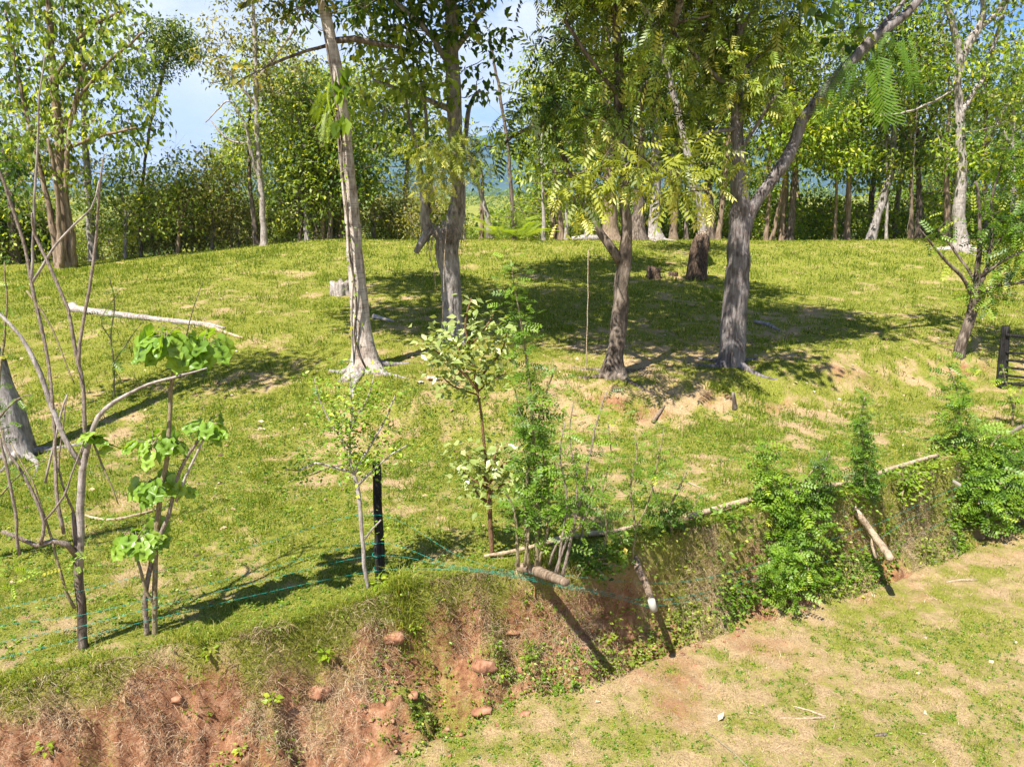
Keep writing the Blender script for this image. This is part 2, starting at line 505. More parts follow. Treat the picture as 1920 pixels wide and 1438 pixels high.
def groundmat():
    m, n, l = newmat('ground')
    tc = n.new('ShaderNodeTexCoord')
    def noise(sc, det=5, ro=.6):
        x = n.new('ShaderNodeTexNoise'); x.inputs['Scale'].default_value = sc; x.inputs['Detail'].default_value = det; x.inputs['Roughness'].default_value = ro
        l(tc.outputs['Object'], x.inputs['Vector']); return x.outputs['Fac']
    def attr(nm):
        a = n.new('ShaderNodeAttribute'); a.attribute_name = nm; return a.outputs['Fac']
    def math_(op, a, b):
        x = n.new('ShaderNodeMath'); x.operation = op
        for i, k in enumerate((a, b)):
            if isinstance(k, (int, float)): x.inputs[i].default_value = k
            else: l(k, x.inputs[i])
        return x.outputs[0]
    def mixc(f, a, b):
        x = n.new('ShaderNodeMix'); x.data_type = 'RGBA'
        l(f, x.inputs[0]); l(a, x.inputs[6]); l(b, x.inputs[7]); return x.outputs[2]
    def rmp(src, stops):
        r = ramp(n, stops); l(src, r.inputs['Fac']); return r.outputs['Color']
    n1 = noise(9, 7, .62); n2 = noise(42, 6, .7); n3 = noise(170, 3, .6); n4 = noise(2.3, 4)
    f = math_('ADD', math_('MULTIPLY', math_('SUBTRACT', n1, .5), 1.0), math_('MULTIPLY', math_('SUBTRACT', n2, .5), 1.8))
    gcol = rmp(n2, [(0.30, (.066, .080, .014)), (0.48, (.18, .195, .026)), (0.62, (.31, .305, .058))])
    dry = rmp(n2, [(0.30, (.18, .115, .055)), (0.46, (.38, .262, .135)), (0.66, (.53, .405, .24))])
    so = rmp(n1, [(0.30, (.12, .050, .025)), (0.5, (.31, .145, .075)), (0.7, (.47, .28, .175))])
    sm = rmp(math_('ADD', math_('ADD', attr('soil'), f), math_('MULTIPLY', math_('SUBTRACT', n4, .5), .5)), [(0.36, (0, 0, 0)), (0.62, (1, 1, 1))])
    gm = rmp(math_('ADD', attr('green'), f), [(0.26, (0, 0, 0)), (0.74, (1, 1, 1))])
    c = mixc(gm, mixc(sm, dry, so), gcol)
    p = n.new('ShaderNodeBsdfPrincipled'); p.inputs['Roughness'].default_value = .95; p.inputs['Specular IOR Level'].default_value = .1
    l(c, p.inputs['Base Color'])
    bp = n.new('ShaderNodeBump'); bp.inputs['Strength'].default_value = .9; bp.inputs['Distance'].default_value = .035
    l(math_('ADD', math_('ADD', n2, math_('MULTIPLY', n3, .5)), math_('MULTIPLY', n1, 1.2)), bp.inputs['Height']); l(bp.outputs[0], p.inputs['Normal'])
    o = n.new('ShaderNodeOutputMaterial'); l(p.outputs[0], o.inputs['Surface'])
    return m
gm = MB(); gm.add(np.stack([XX, YY, ZZ], -1).reshape(-1, 3), gq)
terrain = gm.build('ground', groundmat(), smooth=True)
tag(terrain, 'sloping pasture with a cut red earth bank above a worn dry strip', kind='structure')
gg, ss = cover(XX.ravel(), YY.ravel())
for nm, val in (('green', gg), ('soil', ss)):
    a = terrain.data.attributes.new(nm, 'FLOAT', 'POINT'); a.data.foreach_set('value', val.astype(np.float32))

# far blue mountain range beyond the valley
mx_ = np.linspace(-9000, 9000, 260); my_ = np.linspace(4200, 8200, 40)
MX, MY = np.meshgrid(mx_, my_, indexing='ij')
prof = np.sin(np.clip((MY - 4200) / 2600, 0, 1) * math.pi / 2) ** 1.3
MZ = -120 + prof * (0.25 + 0.75 * S((MX + 3600) / 2600)) * (430 + 420 * fbm(MX / 1900, MY / 2600, 5, 71)) + prof * 60 * fbm(MX / 300, MY / 300, 4, 72)
ii = np.arange(MX.size).reshape(MX.shape)
mq = np.stack([ii[:-1, :-1], ii[1:, :-1], ii[1:, 1:], ii[:-1, 1:]], -1).reshape(-1, 4)
mm, n_, l_ = newmat('mountain_forest')
_p = n_.new('ShaderNodeBsdfPrincipled'); _p.inputs['Roughness'].default_value = 1
_t = n_.new('ShaderNodeTexCoord'); _n = n_.new('ShaderNodeTexNoise'); _n.inputs['Scale'].default_value = .004; _n.inputs['Detail'].default_value = 8
_r = ramp(n_, [(0.35, (.02, .045, .03)), (.65, (.05, .085, .04))])
l_(_t.outputs['Object'], _n.inputs['Vector']); l_(_n.outputs['Fac'], _r.inputs['Fac']); l_(_r.outputs['Color'], _p.inputs['Base Color'])
_o = n_.new('ShaderNodeOutputMaterial'); l_(_p.outputs[0], _o.inputs['Surface'])
mt = MB().add(np.stack([MX, MY, MZ], -1).reshape(-1, 3), mq).build('mountains', mm, smooth=True)
tag(mt, 'hazy blue mountain range far beyond the trees', kind='structure')

# ------------------------------------------------------------------ materials used by things
BK = dict(
    white=barkmat('bark_white', (.12, .085, .065), (.34, .27, .22), (.56, .50, .44), 7, .45, .35),
    grey=barkmat('bark_grey', (.05, .042, .036), (.19, .165, .15), (.40, .365, .345), 7, .30),
    dark=barkmat('bark_dark', (.016, .012, .009), (.075, .055, .040), (.26, .21, .17), 6, .25),
    furrow=barkmat('bark_furrowed', (.025, .018, .015), (.125, .10, .09), (.31, .285, .28), 9, .35, stretch=.12, bump=1.0),
    pale=barkmat('bark_pale', (.10, .08, .065), (.25, .21, .18), (.44, .40, .37), 8, .35, .25),
    brown=barkmat('bark_brown', (.05, .032, .020), (.17, .12, .08), (.32, .24, .17), 9, .25, stretch=.12),
    rot=barkmat('rotten_wood', (.010, .007, .005), (.055, .034, .022), (.20, .14, .095), 14, .15),
    ragged=barkmat('torn_wood', (.16, .09, .05), (.36, .25, .16), (.55, .44, .33), 16, .25),
    twig=barkmat('twig_bark', (.08, .06, .045), (.20, .155, .12), (.36, .30, .25), 30, .2),
    stem=barkmat('stem_bark', (.10, .08, .04), (.22, .17, .09), (.34, .30, .19), 30, .3),
    husk=barkmat('husk_stem', (.05, .025, .012), (.15, .08, .04), (.28, .17, .09), 40, .3),
    black=barkmat('blackened_wood', (.004, .004, .004), (.012, .011, .010), (.045, .042, .040), 16, .15, stretch=.1),
    pole=barkmat('peeled_pole', (.15, .10, .06), (.34, .25, .16), (.50, .40, .29), 14, .35, stretch=1),
)
LF = dict(
    deep=leafmat('leaf_deep_green', [(0, (.028, .062, .010)), (.5, (.085, .160, .020)), (.9, (.19, .29, .034)), (1, (.34, .34, .03))], .5),
    olive=leafmat('leaf_olive', [(0, (.040, .060, .008)), (.5, (.135, .205, .020)), (.85, (.30, .37, .050)), (1, (.44, .42, .10))], .42),
    yellow=leafmat('leaf_yellow_green', [(0, (.075, .110, .012)), (.5, (.23, .27, .028)), (.85, (.40, .42, .07)), (1, (.60, .56, .16))], .42),
    mid=leafmat('leaf_mid_green', [(0, (.07, .115, .018)), (.5, (.20, .28, .038)), (.9, (.37, .45, .07)), (1, (.5, .48, .07))], .54),
    bright=leafmat('leaf_bright_green', [(0, (.060, .115, .010)), (.5, (.19, .29, .020)), (.9, (.36, .46, .040)), (1, (.48, .45, .03))], .46),
    brownish=leafmat('leaf_brownish', [(0, (.080, .090, .024)), (.5, (.21, .225, .050)), (.9, (.36, .35, .10)), (1, (.46, .36, .12))], .52),
    feather=leafmat('leaf_feather', [(0, (.030, .070, .008)), (.5, (.105, .200, .016)), (.9, (.24, .36, .035)), (1, (.42, .46, .05))], .40),
    pale=leafmat('leaf_pale', [(0, (.10, .15, .03)), (.5, (.24, .30, .08)), (.9, (.42, .45, .18)), (1, (.6, .6, .3))], .35, .35, .5),
    big=leafmat('leaf_big', [(0, (.08, .16, .02)), (.5, (.19, .32, .035)), (.85, (.30, .43, .06)), (1, (.48, .34, .05))], .42, .35, .4),
    far=leafmat('leaf_far', [(0, (.05, .085, .016)), (.5, (.12, .185, .03)), (1, (.24, .29, .05))], .35),
)
SHADE = {}
#@@TREES
def tube_limb(anchor, c, mat, root):
    d = np.linalg.norm(anchor - c, axis=1) + np.clip(anchor[:, 2] - c[2] + 1, 0, None) * 2
    a = anchor[np.argmin(d)]; mid = (a + c) / 2 + np.array([0, 0, .3])
    mb = MB(); Q = tube(mb, [a, mid, c], [.07, .05, .02], n=7, step=.3, wob=.1); mb.build('limb', mat, root, smooth=True)
    return Q
def pts_at(px_pts, Y):
    """[(px, py, half width px, dY)] -> points and radii at distance Y"""
    P = []; Rr = []
    for a in px_pts:
        dy = a[3] if len(a) > 3 else 0
        p = V(a[0], a[1], Y + dy)
        D = (p - CAM).dot(np.array([0, CP, -SP]))
        P.append(p); Rr.append(a[2] * D / FPX)
    return np.array(P), np.array(Rr)

def blob_points(c, rx, rz, ry, N, m, cr, r=rng):
    """N leaves in clumps of m inside the ellipsoid: clump centres and leaf points"""
    k = max(1, int(N / m))
    u = r.normal(0, 1, (k, 3)); u /= np.linalg.norm(u, axis=1)[:, None]
    rr = r.rand(k) ** 0.45
    cc = c + u * rr[:, None] * np.array([rx, ry, rz])
    return cc
def foliage(mb, tw, centres, anchor, kind, size, m, cr, droop=.45, vmean=.5, vvar=.26, twr=.018, r=rng, twigs=True):
    k = len(centres)
    if k == 0: return
    cv = np.clip(r.normal(vmean, .2, k), 0, 1)
    off = r.normal(0, 1, (k, m, 3)); off /= np.linalg.norm(off, axis=2)[..., None] + 1e-9
    off *= (r.rand(k, m, 1) ** .5) * cr
    off[..., 2] *= .7
    P = (centres[:, None] + off).reshape(-1, 3)
    D = off.reshape(-1, 3) / cr + r.normal(0, .45, (k * m, 3)); D[:, 2] -= droop
    vals = np.clip(np.repeat(cv, m) + r.normal(0, vvar, k * m), 0, .97)
    vals[r.rand(k * m) < .012] = 1
    add_leaves(mb, kind, P, D, size * r.uniform(.7, 1.25, k * m), vals, r=r)
    if not twigs or anchor is None: return
    dm = np.array([np.linalg.norm(anchor - c, axis=1).min() for c in centres])
    nodes = np.vstack([anchor, np.zeros((k, 3))]); na = len(anchor)
    for i in np.argsort(dm):
        c = centres[i]
        nn = nodes[:na]
        d = np.linalg.norm(nn - c, axis=1) + np.clip(nn[:, 2] - c[2], 0, None) * 1.2
        a = nn[np.argmin(d)]
        nodes[na] = c; na += 1
        ln = np.linalg.norm(c - a)
        if ln < .05: continue
        mid = (a + c) / 2 + r.normal(0, .08, 3) * ln + np.array([0, 0, -.06 * ln])
        rad_ = min(twr * (0.5 + ln * .45), .06)
        tube(tw, [a, mid, c], [rad_, rad_ * .7, rad_ * .3], n=4, step=max(.3, ln / 4), cap=False)
        if r.rand() < .5:
            e = c + r.normal(0, cr * .8, 3)
            tube(tw, [c, e], [rad_ * .35, rad_ * .12], n=3, step=2, cap=False)

def tree(name, label, base_px, limbs, blobs, bark='grey', leaf='mid', kind='broad', size=.18, cr=.45, m=16, cat='tree',
         group=None, flare=1.2, lobes=5, flare_h=.35, rough=.10, Y=None, droop=.45, vmean=.5, twr=.018, wob=0.0, extra=None, depth=1.0, sides=14, world=(), roots=0):
    """limbs: list of px polylines, the first is the trunk. blobs: (px, py, rx, ry, tau[, dY][, leaf, kind])"""
    b = G(*base_px) if Y is None else np.append(V(base_px[0], base_px[1], Y)[:2], 0)
    if Y is not None: b[2] = gz(b[0], b[1])
    Yb = b[1]
    root = thing(name, label, cat, b, group)
    anchors = []
    mats = bark if isinstance(bark, list) else [bark] * len(limbs)
    for i, lm in enumerate(limbs):
        P, Rr = pts_at(lm, Yb)
        mb = MB()
        if i == 0:
            P[0] = b + np.array([0, 0, -.15])
            Q = tube(mb, P, Rr, n=sides, step=.16, rough=rough, flare=flare, lobes=lobes, flare_h=flare_h, seed=base_px[0] % 37, wob=wob)
            mb.build('trunk', BK[mats[i]], root, smooth=True)
        else:
            Q = tube(mb, P, Rr, n=9, step=.2, rough=rough, seed=i + base_px[0] % 37, wob=wob * 1.5)
            mb.build('limb', BK[mats[i]], root, smooth=True)
        anchors.append(Q[len(Q) // 3:] if i == 0 else Q)
    anchor = np.concatenate(anchors)
    if len(anchor) > 160: anchor = anchor[::len(anchor) // 160 + 1]
    groups = {}
    for bl in blobs:
        px, py, rx, ry, tau = bl[:5]
        dY = bl[5] if len(bl) > 5 else 0
        lf = bl[6] if len(bl) > 6 and bl[6] else leaf
        kd = bl[7] if len(bl) > 7 else kind
        c = V(px, py, Yb + dY); D = (c - CAM).dot(np.array([0, CP, -SP]))
        RX, RZ = rx * D / FPX, ry * D / FPX
        sz = size if kd != 'frond' else size * 3
        N = tau * math.pi * RX * RZ / (AREA[kd] * sz * sz)
        cc = blob_points(c, RX, RZ, max(.6, (RX + RZ) / 2 * depth), N, m, cr)
        groups.setdefault((lf, kd), []).append(cc)
    for (x, y, z, RX, RZ, tau) in world:  # unseen crown masses above the frame, added to cast the terrace shade
        sz = .30
        N = tau * math.pi * RX * RX / (.15 * sz * sz)
        groups.setdefault((leaf, 'broad2'), []).append(blob_points(np.array([x, y, z]), RX, RZ, RX, N, m, cr))
        Q = tube_limb(anchor, np.array([x, y, z]), BK[mats[0]], root)  # limb carrying the added shade crown
        anchor = np.vstack([anchor, Q])
    for k in range(roots):
        a = k * 6.283 / roots + .6; ln = flare_h * 2.2 * (1 + .4 * math.sin(k * 3.1)) + .25; r0 = limbs[0][0][2] * (b[1] + 1) / FPX * .42
        RP = []
        for f in (0, .35, .7, 1):
            x, y = b[0] + math.cos(a + .5 * f * math.sin(k * 2.3)) * (ln * f + r0 * 1.2), b[1] + math.sin(a + .5 * f * math.sin(k * 2.3)) * (ln * f + r0 * 1.2)
            RP.append((x, y, gz(x, y) + r0 * (.9 if f == 0 else .15 - .3 * f)))
        mb = MB(); tube(mb, RP, [r0, r0 * .6, r0 * .35, r0 * .15], n=8, step=.1, rough=.3, seed=k); mb.build('root', BK['grey' if mats[0] == 'white' else mats[0]], root, smooth=True)
    tw = MB()
    for (lf, kd), cs in groups.items():
        fb = MB()
        kd2 = 'broad' if kd == 'broad2' else kd
        foliage(fb, tw, np.concatenate(cs), anchor, kd2, .30 if kd == 'broad2' else size if kd != 'frond' else size * 3, m, cr if kd != 'broad2' else .6, droop, vmean, twr=twr)
        fb.build('foliage', LF[lf], root)
    if tw.n: 
        t = tw.build('twigs', BK[mats[-1]], root); t['kind'] = 'stuff'
    return root, b
# ------------------------------------------------------------------ the four big trees on the terrace
t1, b1 = tree('tall_tree', 'tall white-barked tree wound with a thin vine, leftmost of the big terrace trees', (688, 692),
    [[(688, 695, 26), (681, 640, 20), (672, 560, 17), (660, 400, 15), (645, 250, 13), (626, 100, 11.5), (604, 0, 10), (585, -140, 9), (570, -320, 7), (560, -480, 4)],
     [(628, 80, 3.6), (580, 95, 3, .3), (520, 118, 2.4, .6), (470, 140, 1.6, .9), (430, 165, .8, 1.2)],
     [(630, 76, 6), (665, 72, 6), (700, 80, 5, .2), (750, 90, 3, .4)],
     [(590, -100, 5), (500, -160, 4, .5), (400, -150, 2.5, 1)], [(580, -200, 5), (680, -280, 4), (760, -330, 2, .4)]],
    [(575, 15, 90, 40, .5, 0, 'deep'), (540, -60, 110, 80, .8), (640, -20, 90, 45, .7, 0, 'deep'), (440, -110, 120, 70, .8), (620, -230, 150, 110, 1.4), (400, -270, 130, 80, 1.5), (570, -400, 170, 130, 1.4), (470, 150, 36, 16, .6)],
    bark=['white', 'dark', 'dark', 'white', 'white'], leaf='brownish', kind='broad', size=.17, cr=.42, flare=1.3, lobes=4, flare_h=.35, wob=.03, roots=5, world=[(-6.3, 15.6, 11.2, 2.3, 1.1, 1.7), (-7.4, 20.2, 12.2, 2.3, 1.1, 1.7)])
_vine = MB()
P, Rr = pts_at([(686, 690, 1), (665, 640, 1), (668, 560, 1), (655, 470, 1.2), (652, 400, 1), (640, 300, 1), (640, 250, 1), (618, 120, 1), (608, 60, 1)], b1[1] - .30)
tube(_vine, P, [.022] * 9, n=5, step=.2)
P, Rr = pts_at([(664, 690, 1), (660, 600, 1), (662, 500, 1), (648, 380, 1), (634, 240, 1), (622, 140, 1)], b1[1] - .28)
tube(_vine, P, [.014] * 6, n=5, step=.2)
_vine.build('vine_stem', BK['dark'], t1)
_vl = MB()
q = rng.rand(70)
vp = np.array([V(a + rng.normal(0, 6), c, b1[1] - .3) for a, c in zip(np.interp(np.linspace(0, 1, 70), [0, .5, 1], [668, 650, 622]), np.linspace(640, 150, 70))])
add_leaves(_vl, 'oval', vp, rng.normal(0, .6, (70, 3)) + [0, -.4, -.6], rng.uniform(.05, .13, 70), rng.rand(70))
vp = np.array([V(640 + rng.normal(0, 9), 143 + rng.normal(0, 13), b1[1] - .35) for _ in range(12)] + [V(641 + rng.normal(0, 7), 214 + rng.normal(0, 10), b1[1] - .35) for _ in range(8)])
add_leaves(_vl, 'oval', vp, rng.normal(0, .4, (20, 3)) + [0, -.3, -1], .34, rng.rand(20) * .6)
vp = np.array([V(612 + rng.normal(0, 5), 185 + rng.normal(0, 18), b1[1] - .3) for _ in range(5)])
add_leaves(_vl, 'frond', vp, rng.normal(0, .2, (5, 3)) + [-.2, -.2, -1], .55, rng.rand(5) * .3 + .6)
_vl.build('vine_leaves', LF['bright'], t1)

t2, b2 = tree('forked_tree', 'grey tree forking low into a thick upright and a broken elbow limb', (850, 640),
    [[(852, 642, 26), (850, 600, 19), (845, 520, 19), (838, 465, 22), (848, 425, 20), (858, 380, 14), (856, 300, 12), (852, 200, 13), (848, 100, 12), (845, 0, 11), (842, -150, 9), (838, -330, 5)],
     [(838, 450, 16), (820, 432, 13), (800, 424, 12, -.1), (796, 395, 9, -.1), (790, 330, 6), (782, 280, 5), (770, 240, 3), (762, 180, 2)],
     [(806, 426, 10, -.1), (799, 444, 8, -.15), (790, 458, 7, -.2), (780, 474, 5.5, -.25)],
     [(808, 400, 8), (806, 330, 5, .4), (800, 250, 4, .5), (792, 180, 3, .5), (780, 110, 2, .6)],
     [(860, 340, 5), (880, 200, 4, .5), (900, 170, 3, .8)],
     [(852, 130, 6), (800, 60, 5, -.4), (740, 0, 3, -.8)], [(850, 100, 6), (900, 30, 4), (950, -50, 2)], [(852, 210, 6), (780, 180, 4, -.5), (700, 150, 2, -.8)]],
    [(720, 90, 90, 90, 0.85, 0, 'mid'), (790, 160, 80, 80, 1.00, -.5, 'mid'), (700, 190, 60, 50, 0.50, 0, 'mid'), (880, 60, 80, 70, 0.90), (900, 170, 55, 45, 0.35), (780, 30, 90, 60, 1.00), (690, 30, 60, 50, 0.80),
     (810, -80, 170, 90, 1.70), (840, -220, 190, 130, 1.90), (780, 250, 40, 50, 0.50),
     (835, 290, 60, 38, 1.70, -2.0, 'yellow', 'pinnate'), (800, 340, 30, 36, 1.00, -1.2, 'yellow', 'pinnate'), (880, 270, 40, 24, 1.00, -1.2, 'olive', 'pinnate'), (905, 300, 30, 30, 0.50, -1., 'yellow', 'pinnate'),
     (822, 395, 22, 30, 0.90, .2, 'mid', 'narrow')],
    bark='grey', leaf='deep', kind='broad', size=.20, cr=.42, flare=.9, lobes=5, rough=.13, wob=.04, depth=1.3, world=[(-3.6, 18.2, 11.2, 2.5, 1.1, 1.8), (-2.2, 22.6, 12.4, 2.6, 1.1, 1.8), (.2, 20.2, 11.4, 2.4, 1.1, 1.6), (.6, 24.8, 12.8, 2.2, 1, 1.6)])
_rt = MB()
for k in range(40):
    a = rng.uniform(800, 868)
    y0 = rng.uniform(420, 450)
    p, r_ = pts_at([(a, y0, 1), (a + rng.normal(0, 6), y0 + rng.uniform(8, 25), 1), (a + rng.normal(0, 8), y0 + rng.uniform(20, 60), 1)], b2[1] - .28)
    tube(_rt, p, [.009, .007, .003], n=3, step=.1, wob=.03, seed=k)
_rt.build('aerial_roots', BK['twig'], t2)

t3, b3 = tree('slanting_tree', 'dark mossy-barked tree with one thin arm forking left near its foot', (1150, 706),
    [[(1150, 708, 19), (1153, 660, 15), (1163, 590, 16), (1164, 540, 13), (1172, 490, 14), (1175, 440, 10), (1172, 380, 9), (1166, 300, 9), (1160, 200, 9), (1160, 100, 8), (1152, 0, 7), (1148, -160, 6), (1146, -300, 3)],
     [(1170, 500, 10), (1150, 474, 9), (1128, 440, 8), (1110, 410, 7), (1093, 380, 6), (1070, 330, 4, .2), (1052, 290, 5, .3), (1040, 240, 4.5, .4), (1028, 228, 3.5, .5)],
     [(1030, 228, 4, .5), (990, 240, 3.5, .4), (960, 255, 3, .3), (935, 278, 2.5, .2), (905, 272, 1.5, .1)],
     [(1165, 260, 5), (1210, 180, 4, -.3), (1240, 60, 3, -.6)], [(1160, 180, 5), (1110, 120, 4, -.4), (1060, 40, 3, -.6)],
     [(1170, 330, 4), (1220, 300, 3, -.8), (1260, 290, 2, -1.2)], [(1172, 360, 4), (1120, 330, 3, -.8), (1090, 320, 2, -1.2)],
     [(1176, 170, 4), (1200, 172, 3, .1), (1240, 60, 3), (1330, 30, 2)]],
    [(1110, 340, 60, 42, 1.40, -2.3, 'yellow'), (1190, 330, 55, 35, 1.00, -2.1, 'yellow'), (1150, 290, 60, 34, 0.90, -2.1, 'yellow'), (1250, 310, 58, 45, 1.20, -1.9, 'yellow'), (1320, 300, 50, 60, 0.90, -1.7, 'yellow'),
     (1090, 395, 22, 20, 0.50, -2.3, 'yellow'), (1275, 360, 40, 24, 0.50, -1.9, 'yellow'),
     (1010, 215, 60, 34, 0.80, 0, 'olive'), (960, 240, 50, 30, 0.80, 0, 'olive'), (1060, 190, 70, 50, 0.80, 0, 'deep'), (1120, 210, 60, 60, 0.80), (1060, 110, 70, 60, 0.70, 0), (1120, 40, 90, 70, 0.90), (1220, 90, 80, 80, 0.90),
     (1190, 210, 60, 50, 0.80), (1010, 150, 40, 30, 0.50, 0, 'deep'), (1060, 260, 40, 30, 0.60), (1040, 330, 36, 36, 0.55, 0, 'olive'),
     (1150, -90, 190, 100, 1.70), (1150, -250, 190, 120, 1.80), (950, 270, 30, 20, 0.60)],
    bark='dark', leaf='olive', kind='pinnate', size=.36, cr=.5, m=8, flare=1.0, lobes=5, flare_h=.3, rough=.24, wob=.05, depth=1.45, roots=4, world=[(-1.2, 15.0, 10.2, 2.2, 1.0, 1.8), (1.2, 17.6, 10.8, 2.2, 1.1, 1.9)])

t4, b4 = tree('big_tree', 'thickest furrowed grey tree whose long bare arm sweeps up to the right', (1370, 684),
    [[(1369, 690, 21), (1372, 640, 23), (1378, 560, 22.5), (1384, 480, 22), (1388, 400, 19), (1385, 320, 13), (1383, 240, 12), (1382, 190, 12), (1384, 100, 10), (1386, 0, 8), (1384, -160, 6), (1384, -300, 3)],
     [(1392, 440, 16), (1405, 400, 12), (1425, 370, 10), (1450, 335, 11), (1478, 295, 12), (1492, 262, 10.5), (1502, 230, 11), (1524, 198, 9.5), (1560, 158, 11), (1592, 120, 10), (1625, 84, 10.5), (1660, 55, 10), (1700, 25, 8.5), (1740, -25, 7.5), (1800, -120, 6), (1850, -260, 3)],
     [(1640, 68, 6), (1662, 40, 5, .1), (1690, 10, 4, .2), (1710, -30, 3, .3)],
     [(1384, 180, 6), (1320, 120, 4, -.5), (1260, 60, 3, -.8)], [(1384, 140, 6), (1440, 90, 4, .4), (1500, 40, 3, .6)], [(1384, 240, 5), (1330, 250, 3, -.7), (1300, 270, 2, -1)],
     [(1385, 290, 4), (1440, 200, 3, -.6), (1470, 160, 2, -.9)], [(1386, 60, 5), (1450, -40, 4), (1540, -90, 2)]],
    [(1340, 110, 80, 80, 1.00), (1420, 60, 90, 70, 1.00), (1430, 160, 70, 45, 0.90), (1330, 200, 70, 45, 0.80), (1380, 130, 60, 60, 0.90), (1460, 180, 45, 40, 0.60, -.6), (1290, 40, 70, 50, 0.90, 0, 'olive'),
     (1390, 275, 26, 26, 0.60, -.8, 'olive'), (1370, 300, 30, 35, 0.50, -.8, 'yellow'), (1500, 30, 70, 50, 0.60, 0, 'deep', 'broad'), (1580, 30, 60, 45, 0.50, 0, 'deep', 'broad'),
     (1390, -70, 160, 90, 1.70), (1390, -220, 190, 120, 1.80), (1560, -90, 120, 70, 0.90, .5, 'deep', 'broad'), (1800, -180, 120, 90, 0.90, 0, 'mid', 'broad')],
    bark='furrow', leaf='olive', kind='pinnate', size=.32, cr=.45, m=8, flare=.4, lobes=6, flare_h=.3, rough=.14, roots=4, wob=.04, vmean=.55, depth=1.4, world=[(3.1, 12.9, 8.5, 1.0, .5, 1.1), (1.0, 12.8, 8.6, .9, .5, 1.1), (4.2, 16.2, 10.8, 2.0, 1.1, 1.7), (2.9, 20.2, 11.4, 2.3, 1.1, 1.6)])
_fr = MB()
for k, (px, py, sz, dx) in enumerate([(1668, 62, 1.25, .1), (1645, 85, 1.35, -.05), (1622, 100, 1.3, -.25), (1607, 118, 1.1, -.45), (1690, 55, 1.0, .35), (1632, 92, 1.4, .2), (1600, 95, .9, -.7), (1598, 120, .75, -.2), (1680, 50, .8, -.5)]):
    p = V(px, py, b4[1] - .25)[None]
    add_leaves(_fr, 'frond', p, np.array([[dx, -.35, -.85]]), sz, np.array([.35 + .3 * rng.rand()]), up=np.array([0, -1.0, .25]), roll=.45)
_fr.build('fern_fronds', LF['feather'], t4)

# broken dead trunk with the pale leaning tree behind it
bt, bb = tree('rotten_trunk', 'thick rotten dark brown trunk snapped off with a torn pale top', (1304, 524),
    [[(1304, 528, 19), (1307, 500, 18), (1311, 470, 17), (1315, 455, 17), (1318, 441, 12)]], [], bark='rot', flare=.5, lobes=5, rough=.22, flare_h=.3)
_tr = MB()
for k in range(90):
    a = rng.uniform(0, 6.28); h0 = rng.uniform(432, 470)
    c = V(1316 + (h0 - 445) * -.1, h0, bb[1]); rr = .17 if h0 > 440 else .10
    p0 = c + np.array([math.cos(a) * rr, math.sin(a) * rr, 0]); d = np.array([math.cos(a) * .05, math.sin(a) * .05, rng.uniform(-.14, .12)])
    tube(_tr, [p0, p0 + d], [.022, .004], n=4, step=1)
_tr.build('splinters', BK['ragged'], bt)['kind'] = 'stuff'
tp, bp_ = tree('leaning_tree', 'slim chalk-white tree leaning left from behind the rotten trunk', (1319, 446),
    [[(1319, 450, 8), (1316, 400, 9), (1308, 370, 8.5), (1300, 345, 8), (1285, 270, 6.5), (1268, 200, 6), (1250, 130, 6), (1236, 70, 5.5), (1200, 0, 5), (1160, -120, 3)]],
    [(1200, -20, 120, 60, .7), (1160, -140, 130, 90, .9)], bark='pale', leaf='mid', size=.22, cr=.6, flare=.2, Y=bb[1] + 2.5)

# tree at the left edge whose foot shows
t5, b5 = tree('edge_tree', 'grey-brown tree with knuckled roots at the left edge of the lawn', (40, 852),
    [[(44, 856, 21), (31, 806, 19), (8, 735, 18), (-25, 640, 15), (-60, 520, 18), (-100, 380, 16), (-140, 200, 13), (-170, 0, 10), (-190, -200, 6)]],
    [(-190, -40, 170, 110, .9), (-160, -220, 170, 130, 1.0), (-240, 120, 110, 90, .7)], bark='grey', leaf='mid', size=.17, cr=.45, flare=.7, lobes=4, flare_h=.35, rough=.22, depth=.9, roots=6, wob=.05)

# right: small feathery tree by the gate and the tall blotchy one behind
t6, b6 = tree('feathery_tree', 'small leaning tree with ferny light foliage beside the black gate', (1797, 668),
    [[(1797, 672, 10), (1804, 640, 9.5), (1818, 600, 9.5), (1828, 565, 10), (1832, 540, 9), (1834, 500, 5), (1838, 450, 4), (1836, 400, 3), (1830, 340, 2)],
     [(1826, 562, 5), (1812, 530, 3.5, -.1), (1780, 495, 3, -.3), (1745, 455, 2, -.5), (1725, 430, 1, -.6)],
     [(1832, 540, 5), (1850, 500, 4), (1862, 440, 3), (1860, 380, 2), (1880, 300, 1.5)],
     [(1832, 535, 4), (1815, 505, 3, .2), (1790, 470, 2.5, .3), (1760, 430, 1.5, .4)],
     [(1834, 550, 5), (1870, 535, 4, -.3), (1910, 530, 3, -.5), (1960, 525, 2, -.8)],
     [(1838, 520, 4), (1880, 490, 3.5, -.2), (1920, 470, 3, -.4), (1970, 450, 2, -.4)],
     [(1850, 470, 3), (1885, 440, 3), (1925, 400, 2), (1980, 350, 1.5)]],
    [(1870, 545, 50, 18, 1.71, -.3), (1905, 500, 45, 30, 1.52, -.3), (1895, 440, 45, 40, 1.71), (1850, 420, 35, 30, 0.95), (1900, 375, 45, 30, 1.71), (1925, 300, 50, 60, 1.52), (1840, 560, 24, 12, 1.52), (1800, 500, 20, 15, 0.38),
     (1745, 440, 14, 8, 0.76, -.5), (1980, 450, 60, 70, 1.52), (1800, 405, 50, 16, 0.66, .2), (1880, 250, 40, 30, 0.76)],
    bark='dark', leaf='feather', kind='feather', size=.30, cr=.35, m=7, flare=.4, twr=.010, wob=.03, depth=.7)
